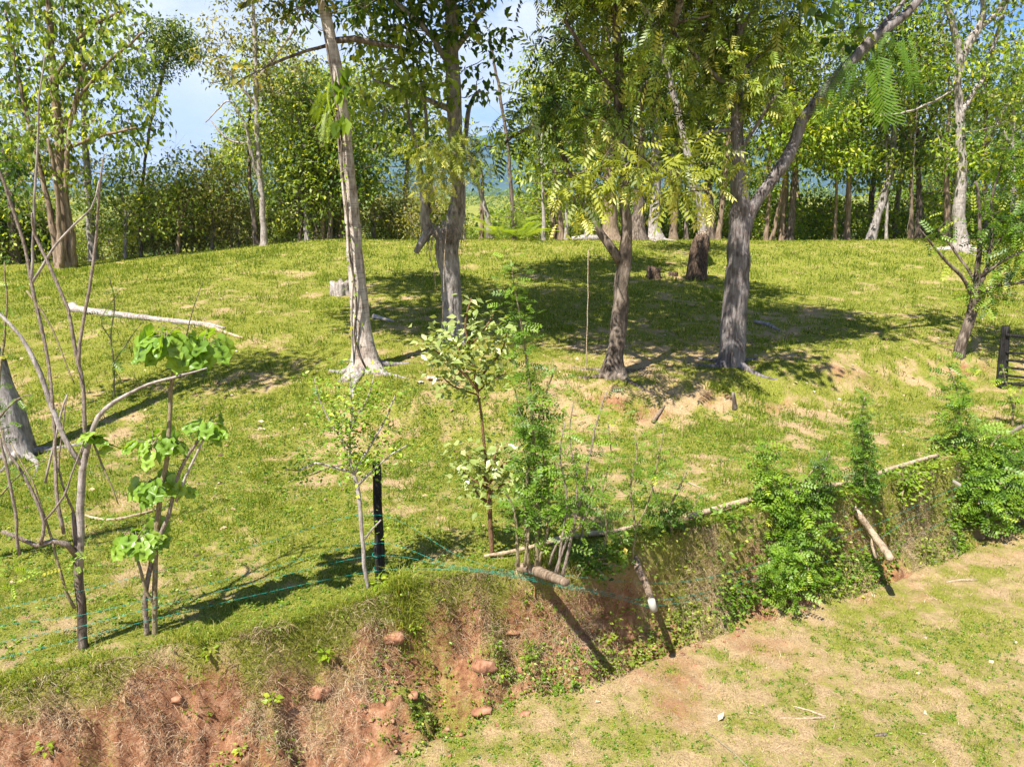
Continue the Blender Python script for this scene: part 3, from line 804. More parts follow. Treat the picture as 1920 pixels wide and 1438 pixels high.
t7, b7 = tree('blotchy_tree', 'tall grey-white blotched tree with buttressed foot, behind the feathery tree', (1803, 470),
    [[(1803, 474, 17), (1800, 440, 13), (1799, 390, 11), (1803, 330, 9.5), (1800, 250, 7.5), (1798, 200, 7), (1795, 160, 6), (1800, 110, 8), (1790, 60, 6), (1772, 0, 5), (1750, -120, 4)],
     [(1800, 130, 6), (1820, 70, 6), (1850, 45, 5), (1880, 5, 4.5), (1895, -60, 3)],
     [(1806, 110, 5), (1840, 40, 5), (1842, -10, 4)],
     [(1800, 215, 5), (1840, 150, 5, .5), (1862, 90, 4, .8), (1885, 10, 4, 1), (1890, -80, 2, 1.2)],
     [(1798, 160, 2.5), (1760, 185, 2, .3), (1700, 210, 1.4, .6), (1650, 215, 1, .8)]],
    [(1870, 120, 70, 60, .5), (1760, 130, 50, 60, .6), (1750, 30, 70, 45, .5), (1860, 10, 80, 40, .5, 0, 'mid'), (1830, -90, 160, 70, .9), (1900, 200, 50, 60, .7, 0, 'mid'), (1820, 290, 40, 50, .6),
     (1770, 260, 40, 50, .6, .5), (1880, 330, 50, 50, .8, 1)],
    bark='pale', leaf='bright', size=.21, cr=.6, flare=.9, lobes=5, flare_h=.4, wob=.06, roots=5, rough=.2)

# ------------------------------------------------------------------ trees along the crest, one by one
BG = 'trees standing along the crest of the field'
def crest(name, label, base, limbs, blobs, **k):
    k.setdefault('size', .23); k.setdefault('cr', .7); k.setdefault('m', 14); k.setdefault('wob', .06); k.setdefault('flare', .7); k.setdefault('flare_h', .35); k.setdefault('twr', .024); k.setdefault('sides', 9)
    tr, b = tree(name, label, base, limbs, blobs, **k)
    return tr
crest('multi_stem_tree', 'brown bundle of stems with big drooping leaves at the left end of the crest', (124, 502),
    [[(124, 506, 15), (121, 470, 13), (118, 380, 10), (112, 280, 9), (104, 180, 8), (96, 90, 6), (90, 0, 5), (80, -120, 3)],
     [(108, 500, 7), (100, 430, 6), (82, 350, 4.5), (60, 250, 4), (30, 130, 3), (10, 20, 2)],
     [(138, 500, 8), (132, 430, 6, -.2), (124, 360, 5, -.3), (130, 250, 4, -.4), (160, 120, 3, -.5)],
     [(116, 500, 5, -.4), (112, 430, 4.5, -.5), (104, 330, 4, -.6), (90, 260, 3, -.7)],
     [(118, 280, 4), (190, 255, 3, -1), (255, 240, 2, -1.5)], [(112, 240, 4), (190, 130, 3, -.8), (270, 60, 2, -1)], [(100, 150, 4), (160, 60, 3), (230, 20, 2)]],
    [(40, 60, 90, 60, .6), (130, 80, 90, 70, .6), (230, 110, 70, 70, .7, -1), (150, 170, 80, 50, .6), (60, 190, 80, 55, .6), (190, 25, 90, 40, .5), (170, 240, 70, 40, .8, -1), (70, 265, 90, 40, .8), (225, 270, 50, 34, .5, -1),
     (20, 330, 60, 45, .7, 0, 'deep'), (130, 320, 60, 30, .6), (180, 110, 80, 60, .5, 1, 'deep'), (30, 130, 80, 80, .5, 1, 'deep'), (100, 20, 100, 50, .5, 1, 'deep'), (255, 235, 60, 40, .45, .5, 'deep'), (280, 200, 30, 24, .3, -1.2, None), (90, -70, 170, 70, .8), (255, 180, 50, 40, .4, -1), (60, 410, 60, 30, .4, .5)],
    bark='brown', leaf='mid', kind='oval', size=.27, cr=.55, m=9, droop=.9)
crest('grey_trunk_tree', 'straight grey trunk standing just right of the bundle of brown stems', (174, 474),
    [[(174, 476, 9), (172, 440, 8), (168, 390, 7), (162, 300, 6), (158, 180, 6), (152, 80, 5), (148, -60, 4)]],
    [(180, -20, 90, 50, .6), (150, -110, 110, 70, .8)], bark='grey', leaf='mid')
crest('dark_bushy_tree', 'dark dense low tree filling the shade at the left end of the wood', (30, 495),
    [[(30, 498, 10), (25, 440, 8), (20, 380, 6), (10, 320, 4)]],
    [(20, 440, 60, 50, 2.0, 1.5), (60, 430, 50, 45, 1.8, 2), (-30, 400, 60, 70, 1.6), (0, 300, 30, 70, 1.0, 2)], bark='dark', leaf='deep')
crest('mossy_crown_tree', 'tree whose thick dark mossy clump hangs against the sky', (262, 470),
    [[(262, 472, 3), (264, 400, 3), (272, 300, 2.5), (290, 200, 3), (310, 120, 3), (320, 60, 2)]],
    [(325, 75, 52, 40, 1.5, 0, 'olive'), (352, 98, 34, 36, 1.4, 0, 'deep'), (280, 60, 34, 32, .9), (300, 120, 46, 40, .9), (260, 150, 50, 50, .5)], bark='dark', leaf='deep', size=.15, cr=.4, m=24)
crest('slender_tree', 'slender pale trunk with thin brownish crown left of the white-barked tree', (495, 457),
    [[(495, 459, 6.5), (494, 420, 5.5), (491, 380, 5.5), (486, 320, 5), (482, 230, 4.5), (479, 120, 4), (474, 0, 3), (470, -80, 2)],
     [(488, 340, 4), (470, 290, 3.5, -.2), (462, 240, 3, -.3), (430, 190, 1.6, -.4), (385, 230, 1, -.6)],
     [(482, 200, 3), (440, 150, 2.4, -.3), (400, 100, 1.6, -.5)], [(480, 150, 3), (530, 90, 2.5), (560, 40, 1.5)], [(484, 270, 2.5), (430, 262, 2), (395, 225, 1.2)]],
    [(430, 60, 60, 50, .5), (500, 50, 60, 55, .5), (440, 140, 60, 40, .5), (520, 150, 50, 45, .5), (390, 110, 40, 40, .4), (480, 220, 50, 40, .4, 0, 'mid'), (560, 110, 40, 45, .4), (540, 230, 50, 60, .6, 1, 'mid'), (470, -40, 100, 45, .5)],
    bark='pale', leaf='brownish', size=.20, cr=.55)
crest('dark_trunk_tree', 'thin dark trunk close behind the slender pale one', (481, 450),
    [[(481, 452, 5), (474, 400, 4.5), (468, 340, 4), (466, 260, 3), (470, 180, 2)]], [(470, 280, 50, 60, .6), (430, 310, 45, 40, .7)], bark='dark', leaf='mid')
lft = [(606, 441, -4, 'brown', 430, 590), (618, 441, 6, 'dark', 0, 630), (636, 442, 14, 'brown', 0, 655), (594, 440, -10, 'dark', 0, 580), (575, 441, -3, 'grey', 0, 560)]
for k, (bx, by, ln, bk, _, tx) in enumerate(lft):
    crest('thicket_tree', ['short crooked brown trunk in the thicket left of the white-barked tree', 'dark upright trunk in the middle of the thicket behind the white-barked tree',
        'forked brown trunk right beside the white-barked tree in the thicket', 'dark trunk leaning left inside the thicket', 'grey thin trunk at the left side of the thicket'][k], (bx, by),
        [[(bx, by + 2, 5), (bx + ln * .5, by - 60, 4), (bx + ln, by - 120, 3.5), (tx, by - 220, 2.5)], [(bx + ln * .5, by - 60, 3), (bx + ln * .5 - 18, by - 110, 2.5), (bx + ln - 40, by - 190, 1.5)]],
        [(tx + rng.uniform(-30, 30), 270 + 30 * (k % 2), 60, 60, .9), (tx + 20, 350, 60, 36, .8), (tx - 20, 190, 45, 45, .6)], bark=bk, leaf=['mid', 'deep', 'mid', 'mid', 'mid'][k])
lowl = [(230, 462, 'mid', 'grey', 'pale grey-green tree at the left edge of the sky gap'), (330, 462, 'mid', 'brown', 'low round tree straight under the sky gap'), (395, 458, 'brownish', 'twig', 'low dry-looking tree right of the sky gap'),
        (560, 452, 'mid', 'dark', 'leafy tree between slender pale trunk and thicket')]
for k, (bx, by, lf, bk, lb) in enumerate(lowl):
    crest('small_tree', lb, (bx, by), [[(bx, by + 2, 3), (bx + 6, by - 50, 3), (bx - 4, by - 110, 2)], [(bx + 4, by - 40, 2), (bx + 30, by - 100, 1.4)], [(bx + 4, by - 50, 2), (bx - 32, by - 100, 1.2)]],
        [(bx, by - 120, 60, 40, .9), (bx + 35, by - 75, 45, 34, .8), (bx - 40, by - 85, 45, 34, .8), (bx - 5, by - 40, 60, 24, .8), (bx, by - 160, 30, 28, .6)], bark=bk, leaf=lf, size=.2)
# centre gap
crest('thin_pole_tree', 'very thin tall dark pole-like tree alone in the central sky gap', (965, 442),
    [[(965, 444, 5), (962, 400, 4), (957, 340, 3.6), (950, 260, 3.2), (938, 180, 3), (925, 110, 2.4), (920, 80, 1.5)]], [(930, 105, 16, 14, .5), (955, 405, 26, 18, .8, 0, 'mid', 'pinnate')], bark='dark', leaf='deep')
crest('gap_tree', 'pale trunk leaning left at the edge of the valley view', (921, 444),
    [[(921, 446, 8), (914, 410, 5), (904, 370, 4), (893, 335, 3.5), (880, 290, 2.5), (870, 240, 1.5)]], [(885, 330, 40, 26, .5), (870, 250, 40, 40, .4)], bark='pale', leaf='mid', flare=1.1)
crest('gap_tree', 'thin upright trunk beside the left-leaning pale one', (902, 443), [[(902, 445, 4.5), (904, 400, 3.5), (904, 350, 3), (900, 300, 2)]], [(905, 330, 30, 24, .4)], bark='brown', leaf='mid')
crest('gap_tree', 'pale thin trunk right behind the forked grey tree', (869, 446), [[(869, 448, 5), (868, 400, 4), (866, 340, 3.4), (866, 260, 2.5)]], [(880, 320, 30, 20, .4)], bark='pale', leaf='mid')
for bx, by, tx, hw, bk, lb in [(1020, 436, 1016, 3, 'pale', 'straight pale stick-thin trunk in the central group'), (1044, 438, 1008, 4.5, 'brown', 'brown trunk leaning left in the central group'),
                               (1053, 434, 1040, 4.5, 'brown', 'upright pinkish brown trunk in the central group'), (1062, 436, 1066, 2.5, 'pale', 'thin white trunk closing the central group')]:
    crest('group_tree', lb, (bx, by), [[(bx, by + 2, hw + 2), (bx + (tx - bx) * .3, by - 45, hw), (bx + (tx - bx) * .8, by - 100, hw * .9), (tx, by - 150, hw * .7), (tx + 4, by - 260, hw * .4)]],
          [(tx + 10, 270, 40, 36, .7), (tx - 10, 330, 36, 26, .5), (tx + 20, 180, 50, 50, .6)], bark=bk, leaf='mid', group='group of trunks in the centre of the crest')
crest('buttress_tree', 'broad fluted grey trunk just left of the dark mossy tree', (1146, 436), [[(1146, 440, 17), (1145, 400, 13), (1142, 350, 12), (1140, 260, 10), (1138, 140, 8), (1135, 0, 6), (1130, -100, 3)]],
      [(1130, 120, 90, 90, .8), (1120, -30, 120, 70, .8)], bark='brown', leaf='mid', flare=1.2, lobes=6)
crest('buttress_tree', 'dark ridged trunk between the fluted one and the white buttressed one', (1196, 436), [[(1196, 440, 16), (1197, 400, 11), (1198, 350, 9), (1200, 260, 8), (1202, 120, 7), (1205, -60, 4)]],
      [(1210, 180, 80, 80, .8), (1200, 0, 110, 80, .8)], bark='dark', leaf='deep', flare=1.3, lobes=5)
crest('buttress_tree', 'whitest trunk with spreading buttress roots, left of the rotten trunk', (1225, 442), [[(1225, 446, 15), (1227, 410, 12), (1229, 370, 12), (1231, 300, 11), (1233, 180, 9), (1238, 40, 7), (1240, -100, 4)]],
      [(1240, 150, 80, 80, .8), (1250, -20, 110, 80, .8)], bark='pale', leaf='mid', flare=1.1, lobes=5, flare_h=.4, roots=5, rough=.2)
rr_ = [(1100, 436, 1098, 4, 'grey', 'deep', 'slim grey trunk behind the fallen crest log'), (1262, 436, 1272, 7, 'brown', 'mid', 'tawny trunk leaning right past the white buttressed tree'), (1288, 436, 1286, 3.5, 'dark', 'mid', 'thin dark trunk left of the chalk-white leaner'),
       (1332, 440, 1326, 9, 'dark', 'deep', 'stout dark trunk right behind the chalk-white leaner'), (1347, 437, 1364, 5, 'brown', 'mid', 'brown trunk slanting right, left of the thickest tree'),
       (1438, 437, 1444, 4, 'brown', 'mid', 'thin upright trunk right of the sweeping arm'), (1448, 437, 1480, 3.5, 'brown', 'mid', 'thin trunk slanting right under the sweeping arm'),
       (1466, 437, 1474, 6, 'brown', 'bright', 'tawny trunk with dark twin beside it'), (1480, 440, 1492, 7, 'dark', 'bright', 'black-shaded trunk carrying the wide bright green crown'),
       (1566, 437, 1570, 3, 'brown', 'mid', 'very thin brown pole tree in the right wood'), (1590, 437, 1592, 5.5, 'brown', 'bright', 'straight brown tree in the right wood'),
       (1634, 441, 1676, 8, 'grey', 'deep', 'grey tree leaning strongly right in the right wood'), (1664, 436, 1662, 2.6, 'pale', 'mid', 'pale thin pole tree beside the strongly leaning one'),
       (1709, 436, 1708, 4.5, 'brown', 'mid', 'tawny trunk left of the cone-footed dark one'), (1724, 437, 1722, 6, 'dark', 'deep', 'dark trunk with cone-shaped foot'), (1776, 437, 1774, 6, 'brown', 'mid', 'brown trunk just left of the blotched tree'),
       (1850, 440, 1846, 6, 'dark', 'bright', 'dark trunk just right of the blotched tree'), (1906, 440, 1898, 8, 'pale', 'mid', 'whitish trunk at the right end of the wood')]
for k, (bx, by, tx, hw, bk, lf, lb) in enumerate(rr_):
    top = 90 + 50 * (k % 3)
    bl = [(tx + rng.uniform(-20, 20), rng.uniform(150, 230), 62, 55, .75), (tx + rng.uniform(-25, 25), rng.uniform(60, 110), 66, 55, .7), (tx + rng.uniform(-20, 20), rng.uniform(270, 330), 48, 32, .7)]
    if k % 2 == 0: bl.append((tx, -30, 90, 60, .8))
    if bx == 1480:
        bl = [(1540, 225, 70, 34, 1.5, -2), (1500, 270, 70, 34, 1.4, -2), (1570, 290, 50, 30, 1.3, -2), (1470, 230, 40, 30, 1.0, -2), (1540, 250, 90, 40, 1.0, 0)]
    crest('crest_tree', lb, (bx, by), [[(bx, by + 2, hw * 1.15), (bx + (tx - bx) * .35, by - 45, hw * .9), (bx + (tx - bx) * .75, by - 100, hw * .8), (tx, by - 160, hw * .7), (tx + rng.uniform(-6, 10), by - 280, hw * .5), (tx + rng.uniform(-20, 20), top - 60, hw * .25)],
          [(tx, by - 160, hw * .4), (tx + 40 * (-1) ** k, by - 240, hw * .3)]], bl, bark=bk, leaf=lf, size=.25 if lf == 'bright' else .23, group=BG)

# ------------------------------------------------------------------ wood behind: copies of a few trees and bushes
def proto_tree(name, cat, h, bark, leaf, kind, size, crown, seed):
    """crown: (x, y, z, r, rz, tau) fractions of the height"""
    r = np.random.RandomState(seed)
    root = thing(name, '', cat, (0, 0, 0))
    mb = MB(); top = np.array([r.normal(0, .05) * h, r.normal(0, .05) * h, h * .85])
    Q = tube(mb, [(0, 0, -.5), (r.normal(0, .01) * h, 0, h * .3), top * .65, top], [.016 * h, .012 * h, .009 * h, .003 * h], n=7, step=.6, rough=.1, flare=.5)
    mb.build('trunk', BK[bark], root, smooth=True)
    fb = MB(); tw = MB()
    for (x, y, z, rx, rz, tau) in crown:
        c = np.array([x, y, z]) * h; RX = rx * h; RZ = rz * h
        N = tau * math.pi * RX * RZ / (AREA[kind] * size * size)
        cc = blob_points(c, RX, RZ, RX, N, 14, .7, r)
        foliage(fb, tw, cc, Q, kind, size, 14, .7, .4, r=r, twr=.03)
    fb.build('foliage', LF[leaf], root)
    t = tw.build('twigs', BK[bark], root); t['kind'] = 'stuff'
    return root
protos = [
    (proto_tree('wood_tree', 'tree', 13, 'grey', 'mid', 'broad', .28, [(0, 0, .8, .26, .17, .8), (.14, .1, .6, .2, .12, .7), (-.16, -.05, .62, .2, .12, .7), (0, .1, .45, .18, .08, .4)], 1), 'grey-trunked green tree in the wood'),
    (proto_tree('wood_tree', 'tree', 13, 'dark', 'deep', 'broad', .30, [(0, 0, .78, .24, .2, .9), (.16, -.06, .55, .2, .12, .8), (-.14, .1, .5, .22, .12, .8)], 2), 'dark green tree in the wood'),
    (proto_tree('wood_tree', 'tree', 12, 'brown', 'bright', 'broad', .30, [(0, 0, .75, .22, .16, .7), (.12, .1, .5, .22, .12, .8), (-.15, 0, .4, .2, .12, .7)], 3), 'fresh green tree in the wood'),
    (proto_tree('wood_tree', 'tree', 11, 'twig', 'brownish', 'broad', .26, [(0, 0, .78, .24, .16, .5), (.14, 0, .5, .2, .14, .5), (-.16, .1, .55, .2, .12, .5)], 4), 'thin brownish tree in the wood'),
]
bprotos = [
    (proto_tree('wood_bush', 'bush', 4.5, 'twig', 'mid', 'broad', .22, [(0, 0, .6, .42, .3, .9), (.3, 0, .35, .3, .25, .9), (-.3, .1, .35, .3, .25, .9), (0, -.1, .15, .5, .16, .8)], 6), 'mid green bush'),
    (proto_tree('wood_bush', 'bush', 4.0, 'twig', 'bright', 'broad', .24, [(0, 0, .6, .4, .3, .8), (.25, 0, .3, .36, .25, .9), (-.3, .1, .3, .3, .25, .9)], 7), 'bright green bush'),
    (proto_tree('wood_bush', 'bush', 4.0, 'twig', 'brownish', 'broad', .20, [(0, 0, .55, .46, .34, .7), (.35, 0, .3, .3, .25, .7), (-.3, .1, .3, .3, .25, .7)], 8), 'dry brownish bush'),
]
rr = np.random.RandomState(77)
used = set(); LABS = {}
MARKS = [(-200, 'the far left edge'), (90, 'the brown stem bundle'), (200, 'the mossy-crowned tree'), (290, 'the open sky gap'), (370, 'the dry-looking tree'), (450, 'the slender pale trunk'),
         (540, 'the thicket trunks'), (640, 'the white-barked tree'), (740, 'the forked grey tree'), (880, 'the thin pole tree'), (990, 'the central trunk group'), (1090, 'the crest log'), (1170, 'the buttressed trunks'),
         (1280, 'the chalk-white leaner'), (1370, 'the thickest tree'), (1440, 'the bright green crown'), (1550, 'the thin pole trunks'), (1630, 'the leaning crest tree'), (1710, 'the cone-footed trunk'), (1790, 'the blotched tree'), (1880, 'the farm gate'), (1980, 'the far right edge')]
def place(proto, px, Y, sc, group, label):
    p = V(px, 400, Y); z = gz(p[0], p[1])
    if id(proto) in used: o = copy_tree(proto)
    else: o = proto; used.add(id(proto))
    o.location = (p[0], p[1], z - .1); o.rotation_euler = (0, 0, rr.uniform(0, 6.28)); o.scale = (sc * rr.uniform(.85, 1.15), sc * rr.uniform(.85, 1.15), sc)
    cand = [x for x in MARKS if x[0] <= px + 40]
    mk = (cand[-1] if cand else MARKS[0])[1]
    lab = label + ' ' + ('right behind' if Y < (43.5 if 'bush' in group else 50) else 'deeper behind') + ' ' + mk
    LABS[lab] = LABS.get(lab, 0) + 1
    o['label'] = lab if LABS[lab] == 1 else lab.replace(' tree ', ' taller tree ' if LABS[lab] == 2 else ' narrow tree ').replace(' bush ', ' lower bush ' if LABS[lab] == 2 else ' loose bush ')
    o['group'] = group
#            px lists by species; tall enough to close the sky on the right, low under the left gap
def wood(px, Y, i, sc): place(protos[i][0], px, Y, sc, 'trees of the wood behind the crest', protos[i][1])
for px in range(980, 2100, 60):
    wood(px + rr.uniform(-20, 20), rr.uniform(44, 54), [0, 1, 2, 0, 2, 1][int(rr.rand() * 6)], rr.uniform(.85, 1.15))
for px in range(1160, 2150, 110):
    wood(px + rr.uniform(-20, 20), rr.uniform(57, 68), [0, 1, 2][int(rr.rand() * 3)], rr.uniform(1.1, 1.4))
for px in list(range(-120, 200, 80)):
    wood(px + rr.uniform(-15, 15), rr.uniform(40, 50), [0, 0, 3][int(rr.rand() * 3)], rr.uniform(.8, 1.1))
for px in list(range(430, 760, 46)):
    wood(px + rr.uniform(-15, 15), rr.uniform(42, 52), [0, 3, 0][int(rr.rand() * 3)], rr.uniform(.75, 1.05))
for px in list(range(250, 430, 40)):
    wood(px + rr.uniform(-10, 10), rr.uniform(44, 54), [0, 3][int(rr.rand() * 2)], rr.uniform(.50, .64))
for px in (735, 760, 790, 1000): wood(px, rr.uniform(50, 58), 0, .5)
def bush(px, Y, i, sc): place(bprotos[i][0], px, Y, sc, 'bushes at the foot of the wood', bprotos[i][1])
for px in range(-60, 860, 42):
    bush(px + rr.uniform(-10, 10), rr.uniform(37.5, 41), [0, 2, 2, 0][int(rr.rand() * 4)], rr.uniform(.38, .95))
for px in range(1030, 2020, 44):
    bush(px + rr.uniform(-10, 10), rr.uniform(41, 46), [0, 1, 1, 0][int(rr.rand() * 4)], rr.uniform(.38, .95))
for px in (850, 880, 915, 950, 990): bush(px, 42, 1, .32)

# palms' low fans below the thin pole tree
for k, (px, py, lb) in enumerate([(940, 441, 'low palm with a fan of green fronds under the thin pole tree'), (978, 437, 'second smaller palm right of the pole tree')]):
    b = G(px, py); pr = thing('low_palm', lb, 'palm', b)
    for j in range(11):
        a = j * .57 + k; mb = MB()
        add_leaves(mb, 'frond', (b + [0, 0, .05])[None], np.array([[math.cos(a), math.sin(a), .9 + .3 * math.sin(j * 2.)]]), 1.9 - .3 * k, np.array([.4 + .3 * rng.rand()]), roll=.1)
        mb.build('frond', LF['mid'], pr)

# far wooded hills
fh = MB(); r2 = np.random.RandomState(5)
def view_x(px, Y): return (px - 960) / FPX * Y
N = 3200
yy = np.exp(r2.uniform(math.log(95), math.log(3200), N)); xx = r2.uniform(-.85, .85, N) * yy
zz = ground(xx, yy, False)
hh = r2.uniform(5, 9, N) * np.where(yy > 500, 1 + (yy - 500) / 900, 1)
for i in range(N):
    q = 150 if yy[i] < 240 else 70 if yy[i] < 800 else 34
    u = r2.normal(0, 1, (q, 3)); u /= np.linalg.norm(u, axis=1)[:, None]; u[:, 2] = np.abs(u[:, 2])
    c = np.array([xx[i], yy[i], zz[i] + hh[i] * .45])
    P = c + u * np.array([hh[i] * .62, hh[i] * .62, hh[i] * .55]) * r2.uniform(.8, 1.1, (q, 1))
    add_leaves(fh, 'broad', P, u + r2.normal(0, .5, (q, 3)), hh[i] * .26 * r2.uniform(.6, 1.2, q), np.clip(r2.normal(.3 + .5 * r2.rand(), .18, q), 0, 1), r=r2)
fo = fh.build('far_woods', LF['far']); tag(fo, 'wooded green hills seen through the gap in the trees', kind='stuff')
#@@FORE
# ------------------------------------------------------------------ grass, straw, weeds
gr = np.random.RandomState(21)
GM = valmat('grass_blade', [(0, (.030, .058, .008)), (.35, (.145, .205, .018)), (.6, (.255, .300, .034)), (.8, (.385, .38, .07)), (1, (.55, .45, .21))], .75, .42)
STRAW = valmat('dry_straw', [(0, (.10, .065, .040)), (.4, (.27, .185, .110)), (.8, (.46, .345, .215)), (1, (.60, .49, .36))], .9, .1)
def blades(mb, P, H, W, vals, lean=.5, r=gr, az=None, seg=1, bias=None):
    N = len(P)
    a = r.uniform(0, 2 * math.pi, N) if az is None else az
    wv = np.stack([np.cos(a), np.sin(a), np.zeros(N)], 1) * (W / 2)[:, None]
    la = r.uniform(0, 2 * math.pi, N)
    ln = np.abs(r.normal(0, lean, N))
    d = np.stack([np.cos(la) * ln, np.sin(la) * ln, np.ones(N)], 1)
    if bias is not None: d = d + bias
    d /= np.linalg.norm(d, axis=1)[:, None]
    tip = P + d * H[:, None]
    if seg == 1:
        v = np.stack([P - wv, P + wv, tip], 1).reshape(-1, 3)
        mb.add(v, None, np.arange(3 * N).reshape(-1, 3), tval=vals)
    else:
        mid = P + d * (H * .55)[:, None]
        tip = tip + np.stack([np.cos(la) * .35 * H, np.sin(la) * .35 * H, -.35 * H], 1)
        v = np.stack([P - wv, P + wv, mid + wv * .8, mid - wv * .8, tip], 1).reshape(-1, 3)
        b = (np.arange(N) * 5)[:, None]
        mb.add(v, b + np.array([[0, 1, 2, 3]]), b + np.array([[3, 2, 4]]), vals, vals)
def scatter(N, y0, y1, r=gr, k=.74, pad=.6):
    u = r.rand(N); Y = np.sqrt(y0 * y0 + u * (y1 * y1 - y0 * y0)); X = r.uniform(-1, 1, N) * (k * Y + pad)
    return X, Y
gmb = MB()
for (y0, y1, N, h, w_) in [(4.6, 8.5, 230000, .042, .0075), (8.5, 12.5, 260000, .045, .010), (12.5, 18, 220000, .055, .015), (18, 27, 170000, .07, .024), (27, 40, 130000, .09, .040)]:
    X, Y = scatter(N, y0, y1)
    g, s_ = cover(X, Y); t = bank_t(X, Y)
    cl = fbm(X * 6, Y * 6, 2, 60) * 2.0
    keep = gr.rand(N) < np.clip((g - .25) * 1.3 + cl * .9, 0, 1) * np.where(t > 1, .55, 1)
    X, Y, g, cl, t = X[keep], Y[keep], g[keep], cl[keep], t[keep]
    Z = ground(X, Y)
    tall = 1 + .8 * np.exp(-((t + .02) / .10) ** 2) * (Y < 10)
    H = h * gr.uniform(.5, 1.35, len(X)) * (0.75 + .7 * np.clip(cl, -.5, 1)) * tall
    vv = np.clip(.50 + .5 * fbm(X * .8, Y * .8, 3, 61) + gr.normal(0, .23, len(X)) - .3 * (g - .75), 0, 1)
    vv[gr.rand(len(X)) < .05] = .97
    blades(gmb, np.stack([X, Y, Z - .004], 1), H, w_ * gr.uniform(.6, 1.3, len(X)), vv, .75)
# longer tufts through the lawn and along the edge
for (N, y0, y1) in [(500, 9, 16), (700, 16, 34)]:
    X, Y = scatter(N, y0, y1)
    for i in range(N):
        if cover(X[i:i+1], Y[i:i+1])[0][0] < .35 or bank_t(X[i:i+1], Y[i:i+1])[0] > .02: continue
        k = 26; q = gr.normal(0, .07 + .004 * Y[i], (k, 2)); P = np.stack([X[i] + q[:, 0], Y[i] + q[:, 1], 0 * q[:, 0]], 1); P[:, 2] = ground(P[:, 0], P[:, 1])
        blades(gmb, P, gr.uniform(.06, .19, k) * (1 + Y[i] / 60), np.full(k, .008 + .0007 * Y[i]), np.clip(gr.normal(.35, .12, k), 0, 1), .6)
lawn = gmb.build('grass', GM); tag(lawn, 'short patchy yellow-green pasture grass', kind='stuff')
# tall edge fringe
eg = MB()
N = 26000
X = gr.uniform(-7, 9.5, N); dt = gr.normal(.02, .09, N); Y = edge_y(X) + dt
den = np.clip(.55 + 1.8 * fbm(X * 1.3, X * 0 + 2, 3, 62), 0.03, 1)
k_ = gr.rand(N) < den; X, Y = X[k_], Y[k_]; n = len(X)
blades(eg, np.stack([X, Y, ground(X, Y)], 1), gr.uniform(.06, .19, n), gr.uniform(.004, .008, n), np.clip(gr.normal(.5, .2, n), 0, 1), .7, seg=2, bias=np.array([0, -.25, 0]))
fringe = eg.build('edge_grass', GM); tag(fringe, 'longer green grass fringing the lip of the bank', kind='stuff')

# dry straw: lying litter everywhere thin, hanging mats on the bank
st = MB()
for (y0, y1, N, ln, wd) in [(4.6, 9.5, 52000, .055, .0042), (9.5, 15, 34000, .075, .0065), (15, 24, 22000, .10, .011)]:
    X, Y = scatter(N, y0, y1)
    g, s_ = cover(X, Y); t = bank_t(X, Y)
    keep = gr.rand(N) < np.clip(.95 - g * .85 - s_ * .25 + .5 * fbm(X * 3, Y * 3, 2, 66), .03, 1)
    X, Y = X[keep], Y[keep]; n = len(X)
    P = np.stack([X, Y, ground(X, Y) + gr.uniform(0, .012, n)], 1)
    blades(st, P, ln * gr.uniform(.4, 1.6, n), wd * gr.uniform(.6, 1.4, n), gr.rand(n), 4.0)
N = 110000
X = gr.uniform(-7, 9.5, N); tt = np.abs(gr.normal(.12, .34, N)); tt = np.where(gr.rand(N) < .35, gr.uniform(0, 1.05, N), tt)
ye = np.minimum(toe_y(X), edge_y(X) - .55); Y = edge_y(X) - tt * (edge_y(X) - ye)
m_ = gr.rand(N) < (1 - .6 * np.exp(-((X - .2) / 1.0) ** 2) * (tt > .25)) * np.clip(.40 + 3.4 * fbm(X * 1.7, Y * 1.9, 3, 67), .0, 1); X, Y = X[m_], Y[m_]; n = len(X)
P = np.stack([X, Y, ground(X, Y) + .01], 1)
blades(st, P, gr.uniform(.03, .15, n), gr.uniform(.0022, .005, n), np.clip(gr.normal(.62, .25, n), 0, 1), .9, seg=2, bias=np.array([0, -.7, -.55]))
so_ = st.build('dry_grass', STRAW); tag(so_, 'dry straw-coloured grass hanging down the cut bank and lying on bare ground', kind='stuff')

# low leafy weeds: on the bank, thick to the right, sparse elsewhere
wd = MB()
def weeds(X, Y, n, hgt, sz, vm, kinds='oval'):
    N = len(X); P0 = np.stack([X, Y, ground(X, Y)], 1)
    P = np.repeat(P0, n, 0) + np.stack([gr.normal(0, hgt * .5, N * n), gr.normal(0, hgt * .5, N * n) , gr.uniform(.0, hgt, N * n)], 1)
    D = P - np.repeat(P0, n, 0) + gr.normal(0, .05, (N * n, 3)); D[:, 2] *= .3
    add_leaves(wd, kinds, P, D, sz * gr.uniform(.5, 1.3, N * n), np.clip(gr.normal(vm, .2, N * n), 0, .97), r=gr)
def on_bank(N, x0, x1, t0, t1, thr, seed):
    X = gr.uniform(x0, x1, N); tt = gr.uniform(t0, t1, N); ye = np.minimum(toe_y(X), edge_y(X) - .55); Y = edge_y(X) - tt * (edge_y(X) - ye)
    m = fbm(X * 1.3, Y * 1.3 + tt, 3, seed) > thr
    return X[m], Y[m]
weeds(*on_bank(850, 1.1, 9.5, -.12, .62, 0.0, 70), 9, .15, .075, .5)
weeds(*on_bank(1000, .2, 9.5, 0, 1.1, .03, 71), 8, .09, .050, .6)
weeds(*on_bank(1500, -7, .8, 0, 1.15, .06, 72), 7, .06, .040, .6)
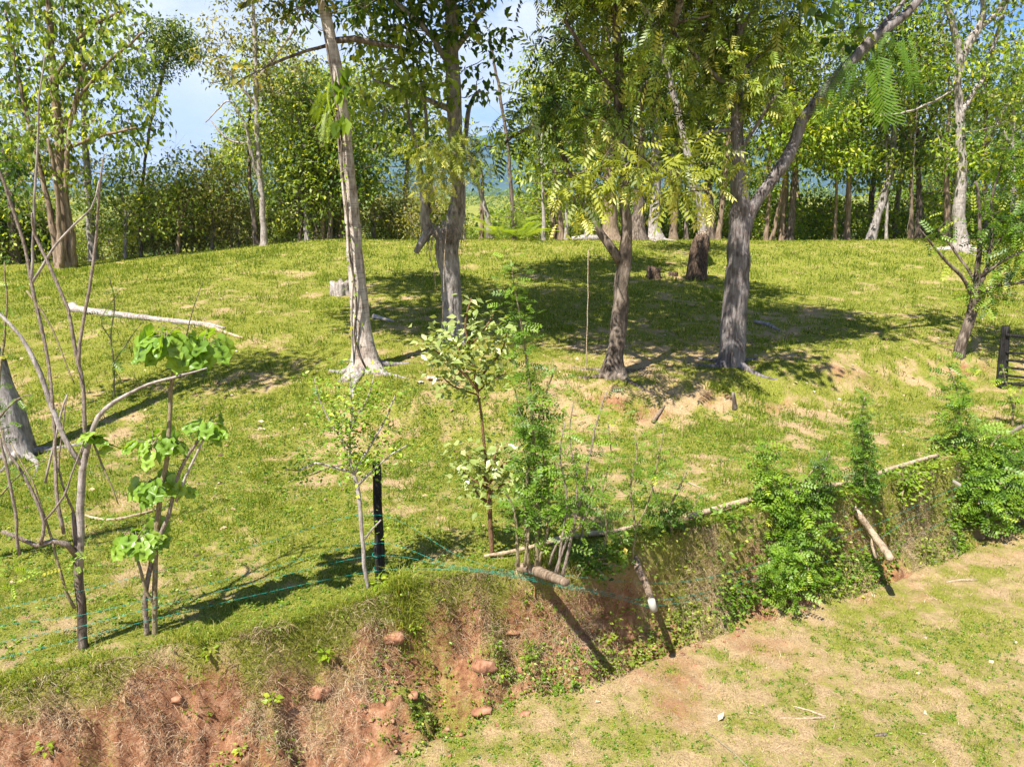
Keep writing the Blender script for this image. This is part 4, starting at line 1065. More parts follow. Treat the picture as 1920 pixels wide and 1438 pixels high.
X, Y = scatter(9000, 4.8, 9.5); t = bank_t(X, Y); m_ = (t > 1) & (cover(X, Y)[0] > .42); weeds(X[m_], Y[m_], 6, .022, .026, .55)
X, Y = scatter(16000, 6, 15); t = bank_t(X, Y); m_ = (t < 0) & (cover(X, Y)[0] > .4); weeds(X[m_], Y[m_], 6, .03, .035, .55)
wo = wd.build('weeds', LF['feather']); tag(wo, 'low leafy weeds and creepers over the bank and ground', kind='stuff')
wd = MB(); weeds(*on_bank(1900, .9, 9.5, -.15, .95, -.05, 76), 8, .14, .055, .62); weeds(*on_bank(700, -7, .9, -.1, 1.1, .02, 77), 7, .06, .04, .5)
tag(wd.build('creepers', LF['olive']), 'olive and yellowing low creepers mixed into the bank growth', kind='stuff')
# dead leaves
dl = MB()
X, Y = scatter(5200, 5, 24); yf = foot_y(X)
k_ = gr.rand(len(X)) < np.exp(-((Y - yf - 2.6) / 2.4) ** 2) + .08; X, Y = X[k_], Y[k_]; n = len(X)
add_leaves(dl, 'oval', np.stack([X, Y, ground(X, Y) + .015], 1), gr.normal(0, 1, (n, 3)) * [1, 1, .15], .07 * gr.uniform(.6, 1.7, n), gr.rand(n), r=gr)
do = dl.build('fallen_leaves', STRAW); tag(do, 'dead brown leaves littering the ground under the big trees', kind='stuff')

# clods and crumbs on the bank
def rock(mb, c, r, seed, sq=(1, 1, .7), val=.5, n=10):
    q = np.random.RandomState(seed)
    th = np.linspace(0, math.pi, n); ph = np.arange(n + 2) * 2 * math.pi / (n + 2)
    TH, PH = np.meshgrid(th, ph, indexing='ij')
    d = np.stack([np.sin(TH) * np.cos(PH), np.sin(TH) * np.sin(PH), np.cos(TH)], -1)
    for k in range(5):
        ax = q.normal(0, 1, 3); ax /= np.linalg.norm(ax); lim = q.uniform(.55, .85)
        over = np.clip((d * ax).sum(-1) - lim, 0, None); d = d - over[..., None] * ax
    d = d * (1 + .5 * (vnoise(d[..., 0] * 1.7 + seed, d[..., 1] * 1.7 + d[..., 2] * 1.3 + 9) - .5)[..., None] + .2 * (vnoise(d[..., 0] * 5 + seed, d[..., 1] * 5 + d[..., 2] * 4) - .5)[..., None])
    d[:, -1] = d[:, -1]
    v = d * r * np.array(sq) + c
    m = n + 2; idx = np.arange(n * m).reshape(n, m)
    qd = np.stack([idx[:-1], idx[1:], np.roll(idx[1:], -1, 1), np.roll(idx[:-1], -1, 1)], -1).reshape(-1, 4)
    mb.add(v.reshape(-1, 3), qd, None, val)
def soilmat(name, stops):
    m, n, l = newmat(name)
    tc = n.new('ShaderNodeTexCoord'); a = n.new('ShaderNodeTexNoise'); a.inputs['Scale'].default_value = 14; a.inputs['Detail'].default_value = 8
    l(tc.outputs['Object'], a.inputs['Vector']); r = ramp(n, stops); l(a.outputs['Fac'], r.inputs['Fac'])
    p = n.new('ShaderNodeBsdfPrincipled'); p.inputs['Roughness'].default_value = .95; l(r.outputs['Color'], p.inputs['Base Color'])
    b = n.new('ShaderNodeBump'); b.inputs['Strength'].default_value = .8; b.inputs['Distance'].default_value = .02
    l(a.outputs['Fac'], b.inputs['Height']); l(b.outputs[0], p.inputs['Normal'])
    o = n.new('ShaderNodeOutputMaterial'); l(p.outputs[0], o.inputs['Surface']); return m
CLAY = soilmat('red_clay', [(.3, (.11, .045, .021)), (.5, (.25, .112, .058)), (.7, (.36, .20, .125))])
STONE = soilmat('grey_stone', [(.3, (.12, .11, .10)), (.5, (.30, .28, .25)), (.7, (.50, .46, .40))])
PALE = soilmat('pale_stone', [(.3, (.25, .19, .13)), (.5, (.38, .31, .22)), (.7, (.50, .43, .33))])
cl = MB()
X, Y = on_bank(900, -7, 5, .35, 1.45, -.02, 75)
for i in range(min(520, len(X))):
    r_ = .008 + .028 * gr.rand() ** 3
    rock(cl, np.array([X[i], Y[i], gz(X[i], Y[i]) + r_ * .3]), r_, i, n=6)
co = cl.build('earth_crumbs', CLAY, smooth=True); tag(co, 'small crumbs of red earth fallen from the bank', kind='stuff')
for k, (px, py, r_, mt_, nm, lb) in enumerate([
    (735, 1190, .14, CLAY, 'clod', 'large rounded red clod under the long grass tussock'), (905, 1240, .17, CLAY, 'clod', 'big red clod lump at the foot of the bank'), (960, 1185, .09, CLAY, 'clod', 'red clod on the slump just below the overhang'),
    (905, 1330, .12, CLAY, 'clod', 'pale red clod low on the slump'), (985, 1335, .11, CLAY, 'clod', 'red clod at the outer end of the slump'), (985, 1250, .10, CLAY, 'clod', 'cracked red clod in the middle of the slump'), (1258, 1243, .05, CLAY, 'clod', 'left of two small red clods below the props'), (1309, 1246, .055, CLAY, 'clod', 'right of two small red clods below the props'),
    (1313, 1288, .06, CLAY, 'clod', 'flat orange clod alone on the dry strip'), (1060, 1262, .035, STONE, 'stone', 'small grey-white stone at the foot of the slump'), (1544, 862, .09, STONE, 'stone', 'grey stone behind the peeled pole'),
    (1735, 1196, .045, PALE, 'stone', 'pale round stone on the dry strip'), (1722, 1262, .035, PALE, 'stone', 'whitish pebble in the middle of the dry strip'), (1905, 1204, .04, PALE, 'stone', 'cream pebble at the far right of the dry strip'),
    (330, 1310, .07, CLAY, 'clod', 'red clod on the shaded left bank'), (395, 1130, .05, CLAY, 'clod', 'orange clod on the grass right of the big-leaved sapling'), (47, 1158, .05, CLAY, 'clod', 'orange clod on the grass at the far left'), (600, 1290, .12, CLAY, 'clod', 'broad brown clod on the left bank'), (770, 1300, .10, CLAY, 'clod', 'brown clod below the tussock')]):
    b = G(px, py); r_ = r_ * (.8 if nm == 'clod' else .6)
    m_ = MB(); rock(m_, b + [0, 0, -r_ * (.42 if nm == 'clod' else 0)], r_, 300 + k, (1.25, 1.0, .72), n=14)
    o = m_.build(nm, mt_, smooth=True, origin=b); tag(o, lb, nm)

# ------------------------------------------------------------------ saplings and shrubs along the fence line
fr = np.random.RandomState(31)
def sapling(name, label, cat, base_px, stems, leaf='feather', kind='feather', size=.22, gap=.05, per=2, start=.25, bark='stem', Y=None, group=None, spread=.3, droop=.25, up=.0, vmean=.5, jit=.05, taper=True, lsize=None):
    b = G(*base_px) if Y is None else V(base_px[0], base_px[1], Y)
    root = thing(name, label, cat, b, group)
    fb = MB()
    for i, stm in enumerate(stems):
        opt = {}
        if isinstance(stm, dict): opt = stm; stm = opt['p']
        P, Rr = pts_at(stm, b[1])
        if i == 0 and Y is None: P[0] = b - [0, 0, .06]
        mb = MB(); Q = tube(mb, P, Rr, n=7, step=.10, rough=.12, wob=.018, seed=i * 3 + base_px[0] % 17)
        mb.build('stem', BK[opt.get('bark', bark)], root, smooth=True)
        st0 = opt.get('start', start); gp = opt.get('gap', gap); pr = opt.get('per', per); sz = opt.get('size', size)
        L_ = np.concatenate([[0], np.cumsum(np.linalg.norm(np.diff(Q, axis=0), axis=1))])
        if L_[-1] * (1 - st0) <= 0: continue
        s = np.arange(st0 * L_[-1], L_[-1], gp)
        if len(s) == 0 or pr == 0: continue
        s = np.repeat(s, pr)
        C_ = np.stack([np.interp(s, L_, Q[:, j]) for j in range(3)], 1)
        n = len(s); a = fr.uniform(0, 6.28, n)
        f = s / L_[-1]
        D = np.stack([np.cos(a), np.sin(a), np.full(n, up) + fr.normal(0, .3, n) + .4 * (f > .9)], 1)
        szs = sz * fr.uniform(.6, 1.2, n) * (np.clip(1.3 - f * .75, .4, 1) if taper else 1)
        C_ = C_ + fr.normal(0, jit, (n, 3)) * spread * 3
        vals = np.clip(fr.normal(vmean, .16, n) + .15 * (f - .5), 0, .96); vals[fr.rand(n) < .01] = 1
        D[:, 2] -= droop * .3
        add_leaves(fb, kind, C_, D, szs, vals, up=np.array([-.2, -.35, 1.0]), roll=.45, r=fr)
    if fb.n: fb.build('foliage', LF[leaf], root)
    return root, b

# bare branching shrub at the left
s1, c1 = sapling('bare_shrub', 'nearly leafless pale-stemmed shrub branching from a dark trunk at far left', 'shrub', (156, 1215),
    [dict(p=[(156, 1217, 8), (154, 1170, 8), (150, 1110, 8.5), (147, 1060, 8), (142, 1000, 6.5), (137, 960, 3)], bark='dark', per=0),
     dict(p=[(150, 1065, 7), (152, 1000, 7), (152, 930, 7), (156, 880, 6.5), (168, 820, 5), (185, 780, 4.5), (215, 755, 4), (260, 728, 3), (320, 708, 2.4), (388, 690, 1.4)], bark='pale', per=0),
     dict(p=[(152, 870, 5.5), (132, 840, 5), (112, 800, 5.2), (95, 755, 5), (75, 700, 5), (55, 655, 4.5), (40, 630, 3.5), (0, 590, 3), (-40, 560, 2)], bark='pale', per=0),
     dict(p=[(120, 1000, 3.5, -.1), (108, 940, 3.5, -.1), (104, 860, 3.4), (98, 760, 3.2), (88, 660, 3, .1), (62, 545, 3.4, .1), (40, 440, 3, .1), (0, 325, 3), (-20, 280, 2)], bark='twig', per=0),
     dict(p=[(156, 860, 4, .1), (160, 790, 4, .1), (150, 700, 3.8, .1), (138, 640, 3.4, .1), (128, 580, 3, .1), (100, 510, 3, .1), (66, 440, 3, .1), (60, 400, 2)], bark='twig', per=0),
     dict(p=[(148, 690, 3.4, .1), (153, 620, 3, .1), (162, 560, 3, .1), (176, 500, 2.8, .1), (180, 430, 2.4, .1), (187, 350, 2), (195, 290, 1.2)], bark='twig', per=0),
     dict(p=[(143, 1040, 6), (125, 1020, 5.5, -.1), (100, 1014, 5, -.15), (70, 1022, 4.5, -.2), (30, 1005, 4, -.25), (4, 996, 3.5, -.3)], per=0, bark='twig'),
     dict(p=[(76, 1020, 3.4, -.2), (82, 980, 3.4, -.2), (60, 920, 3, -.2), (30, 870, 2.6, -.2), (8, 830, 2, -.2), (-10, 760, 1.4)], bark='twig', per=0),
     dict(p=[(36, 1040, 3, -.3), (28, 960, 3, -.3), (14, 880, 2.6, -.3), (0, 820, 2, -.3)], bark='twig', per=0),
     dict(p=[(138, 960, 2.4), (125, 930, 2), (112, 880, 1.8), (118, 800, 1.4), (125, 740, 1)], bark='twig', per=0),
     dict(p=[(140, 1140, 3.2, -.05), (118, 1090, 3, -.1), (100, 1020, 2.4, -.1), (80, 960, 2, -.1), (60, 900, 1.6, -.1), (20, 830, 1)], bark='stem', per=0),
     dict(p=[(84, 975, 2.2, -.2), (120, 930, 1.8, -.2), (150, 850, 1.4, -.1), (165, 810, 1)], bark='twig', per=0),
     dict(p=[(60, 530, 2.6, .1), (90, 480, 2.4, .1), (130, 430, 2, .1), (170, 390, 1.5), (185, 340, 1)], bark='pale', per=0),
     dict(p=[(60, 530, 2.6, .1), (64, 420, 2.4, .1), (70, 300, 2, .1), (76, 180, 1.6), (84, 100, 1)], bark='pale', per=0),
     dict(p=[(85, 905, 2.4), (95, 860, 2), (112, 790, 1.8), (126, 740, 1.4)], bark='pale', per=0),
     dict(p=[(175, 830, 2.2), (190, 870, 2), (205, 905, 1.6), (222, 945, 1)], bark='stem', per=0),
     dict(p=[(50, 545, 2), (100, 620, 1.6), (140, 720, 1)], bark='stem', per=0)], per=0)
_l = MB()
for (px, py, n, dy) in [(178, 815, 6, 0), (200, 830, 4, .05)]:
    p = np.repeat(V(px, py, c1[1] + dy)[None], n, 0) + fr.normal(0, .03, (n, 3))
    a = fr.uniform(0, 6.28, n); add_leaves(_l, 'lobed', p, np.stack([np.cos(a), np.sin(a), -.3 + 0 * a], 1), .18 * fr.uniform(.8, 1.1, n), fr.uniform(.3, .9, n), r=fr)
p = np.array([V(px + fr.normal(0, 14), py + fr.normal(0, 10), c1[1] - .15) for px, py in [(140, 1065), (125, 1080), (150, 1050), (30, 1100), (10, 1080), (60, 1075), (20, 1065)] * 3])
add_leaves(_l, 'feather', p, fr.normal(0, 1, (len(p), 3)) * [1, 1, .4], .16 * fr.uniform(.6, 1.2, len(p)), fr.uniform(.6, .95, len(p)), r=fr)
_l.build('foliage', LF['big'], s1)
# fern-leaved shrub leaning in from beyond the left edge
sapling('edge_shrub', 'dark ferny shrub reaching in at the extreme left', 'shrub', (-60, 1060), [[(-60, 1062, 5), (-40, 960, 4), (-20, 850, 3), (0, 760, 2)], [(-55, 1000, 3), (-30, 860, 3), (0, 700, 2.5), (12, 580, 2), (8, 490, 1)],
    [(-50, 900, 3), (-10, 800, 2), (30, 750, 1.5), (60, 740, 1)], [(-50, 1000, 3), (0, 930, 2), (50, 880, 1.5), (90, 860, 1)], [(-50, 1050, 3), (-5, 1100, 2, -.2), (30, 1080, 1.4, -.3)]], gap=.075, per=2, start=.3, size=.17, vmean=.35)
# faint feathery saplings further into the lawn on the left
sapling('feathery_sapling', 'thin feathery sapling in front of the fallen pale log', 'sapling', (212, 745), [[(212, 748, 2), (214, 690, 1.8), (208, 630, 1.5), (215, 570, 1.2), (205, 520, 1)], [(213, 680, 1.4), (240, 640, 1), (270, 600, .7)], [(210, 640, 1), (190, 600, .8), (225, 545, .7)]], gap=.12, per=2, size=.24, vmean=.65)
sapling('feathery_sapling', 'spindly sapling just right of the fallen log with a few light leaves', 'sapling', (352, 690), [[(352, 692, 1.4), (350, 630, 1.3), (362, 580, 1), (380, 530, .8)]], gap=.16, per=1, size=.2, vmean=.7)

# big-leaved sapling
def leaf_cluster(mb, pet, node, n, rr_, size, seed, squash=1.0, v0=.35):
    q = np.random.RandomState(seed)
    for i in range(n):
        a = i * 2.4 + q.uniform(-.3, .3); el = q.uniform(-.25, .8)
        d = np.array([math.cos(a) * math.cos(el), math.sin(a) * math.cos(el), math.sin(el)])
        ln = rr_ * q.uniform(.35, 1.0)
        p = node + d * ln * [1, 1, squash]
        tube(pet, [node, (node + p) / 2 + [0, 0, .02], p], [.005, .004, .0035], n=4, step=.2, cap=False)
        dd = np.array([d[0] + q.normal(0, .3), d[1] + q.normal(0, .3), -.15 - 1.5 * q.rand()])
        v = v0 - .15 + .62 * q.rand()
        add_leaves(mb, 'lobed', p[None], dd[None], size * q.uniform(.7, 1.15), np.array([v]), up=np.array([0, -.5, 1.0]), roll=.55, r=q)
b = G(287, 1190); s2 = thing('big_leaved_sapling', 'straight-stemmed sapling with clusters of big heart-shaped lobed leaves', 'sapling', b)
Yb = b[1]
for i, (st_, bk) in enumerate([([(290, 1192, 5.5), (290, 1100, 5), (293, 1000, 5), (300, 930, 4.8), (312, 860, 4.5), (318, 780, 4.2), (322, 715, 4), (328, 680, 3)], 'stem'),
    ([(276, 1190, 5), (272, 1130, 5), (284, 1050, 4.8), (300, 1005, 4.2), (318, 960, 3.8), (332, 900, 3.4), (355, 850, 3), (378, 815, 2.5)], 'twig'),
    ([(330, 940, 2.6), (350, 890, 2.4), (372, 845, 2.2), (388, 812, 1.8)], 'pale'), ([(296, 1140, 3.4), (276, 1112, 3.2, -.05), (266, 1080, 3, -.1), (258, 1050, 2.6, -.1)], 'stem'),
    ([(296, 990, 3), (300, 950, 2.6), (302, 930, 2)], 'stem'), ([(314, 850, 2.6), (290, 860, 2.2), (278, 850, 2)], 'stem'), ([(322, 700, 2.6), (345, 678, 2.2, .05), (375, 660, 2, .1)], 'stem')]):
    P, Rr = pts_at(st_, Yb)
    if i < 2: P[0][2] = gz(P[0][0], P[0][1]) - .05
    m_ = MB(); tube(m_, P, Rr, n=8, step=.08, rough=.1, wob=.012, seed=i); m_.build('stem', BK[bk], s2, smooth=True)
for k, (px, py, n, r_, sz, dy) in enumerate([(326, 660, 26, .30, .21, 0), (312, 632, 10, .17, .20, -.1), (378, 656, 20, .25, .19, .1), (390, 802, 14, .17, .17, 0), (285, 835, 14, .20, .18, -.05), (312, 830, 7, .16, .21, .05), (284, 905, 8, .12, .21, 0), (302, 915, 7, .12, .21, -.05), (345, 925, 2, .05, .15, 0), (256, 1010, 20, .20, .20, -.1), (275, 1000, 7, .15, .21, 0)]):
    lm, pm = MB(), MB(); leaf_cluster(lm, pm, V(px, py, Yb + dy), n, r_, sz, 90 + k)
    o = lm.build('leaf_cluster', LF['big'], s2); pm.build('petioles', BK['stem'], o)
# thin twiggy shrub left of the post
sapling('twiggy_shrub', 'crooked thin shrub with sparse tiny yellow-green leaves left of the black post', 'shrub', (690, 1102),
    [dict(p=[(692, 1104, 4), (684, 1060, 4), (680, 1010, 4), (675, 950, 4.2), (668, 905, 4), (660, 880, 3), (655, 830, 2), (660, 760, 1.6), (655, 690, 1)], start=.55),
     dict(p=[(661, 885, 3), (630, 876, 2.4), (590, 868, 2, -.1), (560, 882, 1.5, -.1), (535, 880, 1, -.1)], start=.2), dict(p=[(664, 890, 3), (690, 840, 2.4), (720, 790, 1.8, .1), (742, 740, 1.2, .1)], start=.2),
     dict(p=[(670, 910, 3), (700, 880, 2), (735, 850, 1.5), (762, 835, 1)], start=.3), dict(p=[(655, 840, 2), (625, 800, 1.6), (600, 750, 1), (590, 710, .8)], start=.1), dict(p=[(657, 800, 1.5), (690, 745, 1.2), (702, 700, .8)], start=.1),
     dict(p=[(684, 1010, 2.2), (700, 990, 1.8), (714, 975, 1.4, -.1)], start=.8), dict(p=[(660, 870, 1.5), (640, 820, 1.2), (645, 770, .8)], start=.1)],
    leaf='feather', kind='oval', size=.062, gap=.012, per=3, bark='pale', vmean=.7, spread=.6, jit=.06, taper=False)
# two oval-leaved whorls on one stem
sapling('oval_leaved_sapling', 'sapling with pale glossy oval leaves in two tiers on a husky brown stem', 'sapling', (922, 1042),
    [dict(p=[(922, 1044, 4.5), (920, 1000, 4.8), (918, 950, 4.6), (914, 905, 4)], bark='husk', per=0),
     dict(p=[(914, 905, 3.6), (910, 860, 3), (904, 800, 2.6), (897, 740, 2.4), (888, 690, 3), (878, 640, 2.6), (872, 600, 2), (884, 558, 1.4)], bark='husk', start=.68, per=2),
     dict(p=[(897, 735, 3), (870, 700, 2.4, -.1), (830, 668, 1.8, -.2), (792, 640, 1.2, -.25)], start=.3), dict(p=[(893, 720, 2.6), (915, 690, 2, .1), (945, 650, 1.4, .1), (950, 620, 1)], start=.25),
     dict(p=[(885, 680, 2.4), (855, 650, 1.8), (835, 620, 1.2, .1), (822, 625, .8)], start=.2), dict(p=[(880, 650, 2), (905, 620, 1.6, -.1), (925, 590, 1)], start=.2), dict(p=[(896, 735, 2), (925, 710, 1.5), (950, 700, 1)], start=.3), dict(p=[(895, 740, 2), (850, 725, 1.4), (826, 700, 1)], start=.3),
     dict(p=[(913, 905, 3), (895, 870, 2), (870, 850, 1.4), (850, 845, 1)], start=.25), dict(p=[(914, 910, 3), (945, 870, 2), (975, 850, 1.5), (1000, 842, 1)], start=.25), dict(p=[(912, 890, 2.4), (925, 860, 1.8, -.15), (935, 835, 1)], start=.3),
     dict(p=[(914, 915, 2.4), (890, 900, 1.8, -.1), (868, 885, 1)], start=.3), dict(p=[(914, 925, 2.4), (950, 905, 1.8, -.1), (980, 890, 1)], start=.4), dict(p=[(912, 940, 3), (898, 930, 2.2, -.05), (885, 905, 1.2)], start=.5)],
    leaf='pale', kind='oval', size=.12, gap=.026, per=4, bark='husk', vmean=.5, spread=.7, jit=.05, taper=False, up=.1, droop=1.2)
# feathery shoots sprouting from the jutting log
sapling('feathery_shoot', 'tallest feathery dark green shoot, a leafy column rising from the jutting log', 'sapling', (1005, 1064),
    [dict(p=[(1006, 1066, 4.5), (1007, 1000, 4.2), (1006, 930, 4), (1003, 860, 3.6), (998, 780, 3), (990, 700, 2.6), (980, 620, 2), (968, 550, 1.5), (958, 488, 1)], per=3, gap=.024, start=.26, size=.21),
     dict(p=[(992, 1062, 4), (985, 980, 3.4), (990, 890, 3), (1006, 800, 2.2), (1026, 730, 1.6), (1040, 690, 1)], gap=.034, start=.25, size=.22, per=2), dict(p=[(1004, 860, 2), (980, 790, 1.6), (965, 730, 1)], gap=.035, start=.1, size=.18),
     dict(p=[(1010, 1060, 3), (1030, 960, 2.4), (1020, 870, 2), (1010, 800, 1)], gap=.045, start=.3)], vmean=.48, spread=.55, Y=8.25)
sapling('feathery_shoot', 'low leafy shoot left on the jutting log with ferny sprays over the lawn', 'sapling', (972, 1060),
    [[(972, 1062, 3.4), (968, 1000, 3), (962, 950, 2.4), (945, 920, 1.5)], [(984, 1062, 3), (992, 1000, 2.4), (1000, 950, 2), (1030, 925, 1)], [(975, 1010, 2), (1000, 970, 1.5), (1040, 950, 1)]], gap=.035, per=2, start=.45, vmean=.5, size=.15, Y=8.15)
for k, (bx, pts, lb) in enumerate([
    (1040, [(1040, 1078, 3), (1056, 1030, 2.6), (1076, 970, 2), (1082, 900, 1.8), (1068, 820, 1.4), (1076, 750, 1)], 'first thin cane right of the leafy column, on the jutting log'),
    (1045, [(1043, 1080, 3), (1056, 1000, 2.6), (1062, 930, 2), (1050, 850, 1.6), (1060, 790, 1)], 'straight thin cane in the middle of the jutting log'),
    (1055, [(1053, 1084, 3.2), (1070, 1010, 2.8), (1088, 940, 2.4), (1104, 860, 2), (1120, 790, 1.6), (1138, 735, 1)], 'longest right-leaning cane at the tip of the jutting log'),
    (1030, [(1030, 1058, 2.4), (1045, 1020, 2), (1085, 990, 1.6), (1105, 950, 1.2), (1112, 900, 1)], 'cane arching right behind the jutting log')]):
    sapling('cane_shoot', lb, 'sapling', (bx, 1080), [dict(p=pts, bark='twig')], gap=.045, per=2, start=.34, size=.19, vmean=.5, Y=7.9, leaf='feather', spread=.6)
for k, (base, stems, lb, vm, gp) in enumerate([
    ((1186, 1044), [[(1186, 1046, 3), (1190, 980, 2.4), (1182, 910, 2), (1195, 850, 1.5), (1190, 815, 1)], [(1188, 1000, 2), (1215, 940, 1.6), (1230, 880, 1.2), (1245, 800, 1)]], 'sparse feathery sapling above the paint-tipped prop', .45, .05),
    ((1262, 1004), [[(1262, 1006, 3), (1255, 960, 2.4), (1275, 910, 1.8), (1290, 880, 1)], [(1262, 990, 2.4), (1235, 950, 2), (1222, 910, 1.2)], [(1258, 975, 2), (1300, 950, 1.4), (1315, 920, 1)]], 'feathery bush at the left end of the peeled pole', .4, .03),
    ((1128, 1052), [[(1128, 1054, 2.4), (1138, 990, 2), (1130, 920, 1.6), (1145, 850, 1.2), (1140, 790, 1)]], 'faint feathery sapling between canes and prop', .55, .06),
    ((1618, 935), [dict(p=[(1620, 938, 4.5), (1622, 900, 4), (1620, 850, 3), (1614, 790, 2), (1622, 742, 1)], start=.03, gap=.012, per=3, size=.17), dict(p=[(1620, 940, 2), (1605, 900, 1.5), (1606, 860, 1)], gap=.03, size=.13), dict(p=[(1622, 940, 2), (1640, 900, 1.5), (1636, 850, 1)], gap=.03, size=.13)], 'slender upright feathery shrub rising alone over the peeled pole', .42, .035),
    ((1520, 975), [[(1520, 977, 3), (1532, 930, 2.5), (1545, 880, 2), (1556, 845, 1)], [(1520, 965, 2.4), (1500, 920, 2), (1525, 880, 1.2)], dict(p=[(1520, 965, 2.4), (1535, 910, 2), (1552, 850, 1.2)], gap=.015, per=3)], 'feathery sprig leaning right just behind the hanging bush', .38, .03)]):
    sapling('feathery_sapling', lb, 'sapling', base, stems, gap=gp, per=2, start=.15, size=.20, vmean=vm, spread=.35)
sapling('hanging_bush', 'thick bright green ferny bush drooping over the bank and its shadow', 'bush', (1470, 1000),
    [dict(p=[(1466, 1000, 4), (1455, 950, 3, -.05), (1440, 900, 2.4, -.05), (1437, 845, 1)], gap=.015, per=3, start=.05), dict(p=[(1470, 1000, 4), (1478, 950, 3), (1482, 905, 1.6)], gap=.03), dict(p=[(1470, 1000, 3.5), (1430, 985, 2.6, -.1), (1408, 990, 1.4, -.2)], gap=.03, start=.1),
     dict(p=[(1470, 1000, 4), (1475, 1030, 3.4, -.3), (1480, 1070, 2.8, -.5), (1484, 1110, 2, -.7), (1488, 1145, 1.2, -.8)], gap=.018, start=.1, size=.19), dict(p=[(1470, 1005, 4), (1500, 1030, 3, -.3), (1515, 1065, 2, -.5), (1512, 1105, 1, -.6)], gap=.02, start=.1, size=.18),
     dict(p=[(1468, 1005, 4), (1445, 1035, 3, -.3), (1445, 1080, 2, -.5), (1455, 1110, 1, -.6)], gap=.022, start=.1, size=.18), dict(p=[(1470, 1000, 3), (1515, 1000, 2.4, -.15), (1545, 1015, 1.4, -.2)], gap=.024, start=.1), dict(p=[(1470, 1000, 3), (1500, 975, 2.4), (1530, 960, 1.4)], gap=.024, start=.1),
     dict(p=[(1472, 1010, 3), (1470, 1040, 2.4, -.5), (1462, 1075, 1.4, -.75)], gap=.02, start=.1)],
    per=2, gap=.03, size=.23, vmean=.6, spread=.42, jit=.07, taper=False)
sapling('large_bush', 'largest bright green bush spilling over the bank at the right below the gate', 'bush', (1835, 895),
    [dict(p=[(1835, 895, 5), (1815, 850, 3.4), (1800, 800, 2.4), (1795, 740, 1.6), (1780, 690, 1)], gap=.018, per=3, size=.20)] +
    [dict(p=[(1835, 895, 4), (1835 + dx * .5, 895 + dy * .55 - 12, 3, dY * .5), (1835 + dx, 895 + dy, 1.6, dY)], gap=.020, start=.12) for dx, dy, dY in
     [(-80, -20, -.1), (-50, -60, 0), (0, -90, .1), (40, -80, .1), (80, -50, 0), (95, -10, 0), (90, 40, -.4), (60, 80, -.6), (20, 95, -.7), (-20, 70, -.6), (-60, 40, -.4), (-95, 20, -.2), (50, 20, -.5), (-10, 20, -.5), (30, -40, -.1), (-40, 0, -.3), (120, 60, -.5), (-70, 85, -.6), (0, 50, -.8), (70, -10, -.4)]],
    per=2, size=.25, vmean=.55, spread=.5, jit=.09, taper=False)
sapling('gate_sapling', 'small bright sapling right in front of the gate post', 'sapling', (1900, 800), [[(1900, 802, 2.5), (1898, 760, 2), (1888, 720, 1.4), (1880, 690, 1)], [(1899, 770, 1.5), (1915, 730, 1)]], gap=.05, per=2, size=.24, vmean=.7)
sapling('pole_bush', 'leafy low bush just below the right end of the peeled pole', 'bush', (1700, 905),
    [dict(p=[(1700, 905, 3), (1700 + dx * .5, 905 + dy * .5 - 8, 2, dY * .5), (1700 + dx, 905 + dy, 1, dY)]) for dx, dy, dY in [(-40, 10, -.1), (-20, -20, 0), (20, -25, 0), (45, 0, -.1), (30, 30, -.3), (-10, 35, -.3), (0, 5, -.3), (50, -20, .1)]],
    leaf='bright', kind='oval', size=.085, gap=.03, per=4, start=.1, vmean=.45, spread=.4, jit=.06, taper=False)
sapling('edge_bush', 'dark small-leaved bush on the lip between canes and paint-tipped prop', 'bush', (1105, 1062),
    [dict(p=[(1105, 1062, 3), (1105 + dx * .5, 1062 + dy * .5 - 6, 2, dY * .5), (1105 + dx, 1062 + dy, 1, dY)]) for dx, dy, dY in [(-40, -10, 0), (-20, -36, .1), (15, -40, .1), (40, -16, 0), (30, 20, -.2), (-20, 16, -.2), (0, -10, -.2), (60, 0, -.1), (55, -30, .1)]],
    leaf='feather', kind='oval', size=.075, gap=.028, per=4, start=.1, vmean=.38, spread=.4, jit=.06, taper=False)
sapling('broad_weed', 'upright light green weed with broad leaves left of the paint-tipped prop', 'plant', (1168, 1062), [[(1168, 1064, 2), (1164, 1030, 1.6), (1160, 995, 1)]], leaf='big', kind='oval', size=.12, gap=.03, per=3, start=.2, vmean=.6, taper=False)
sapling('broad_weed', 'tall thin yellow-leaved weed above the jutting log', 'plant', (1085, 1020), [[(1085, 1022, 1.6), (1092, 985, 1.4), (1088, 950, 1)]], leaf='bright', kind='oval', size=.07, gap=.03, per=2, start=.3, vmean=.95, taper=False)
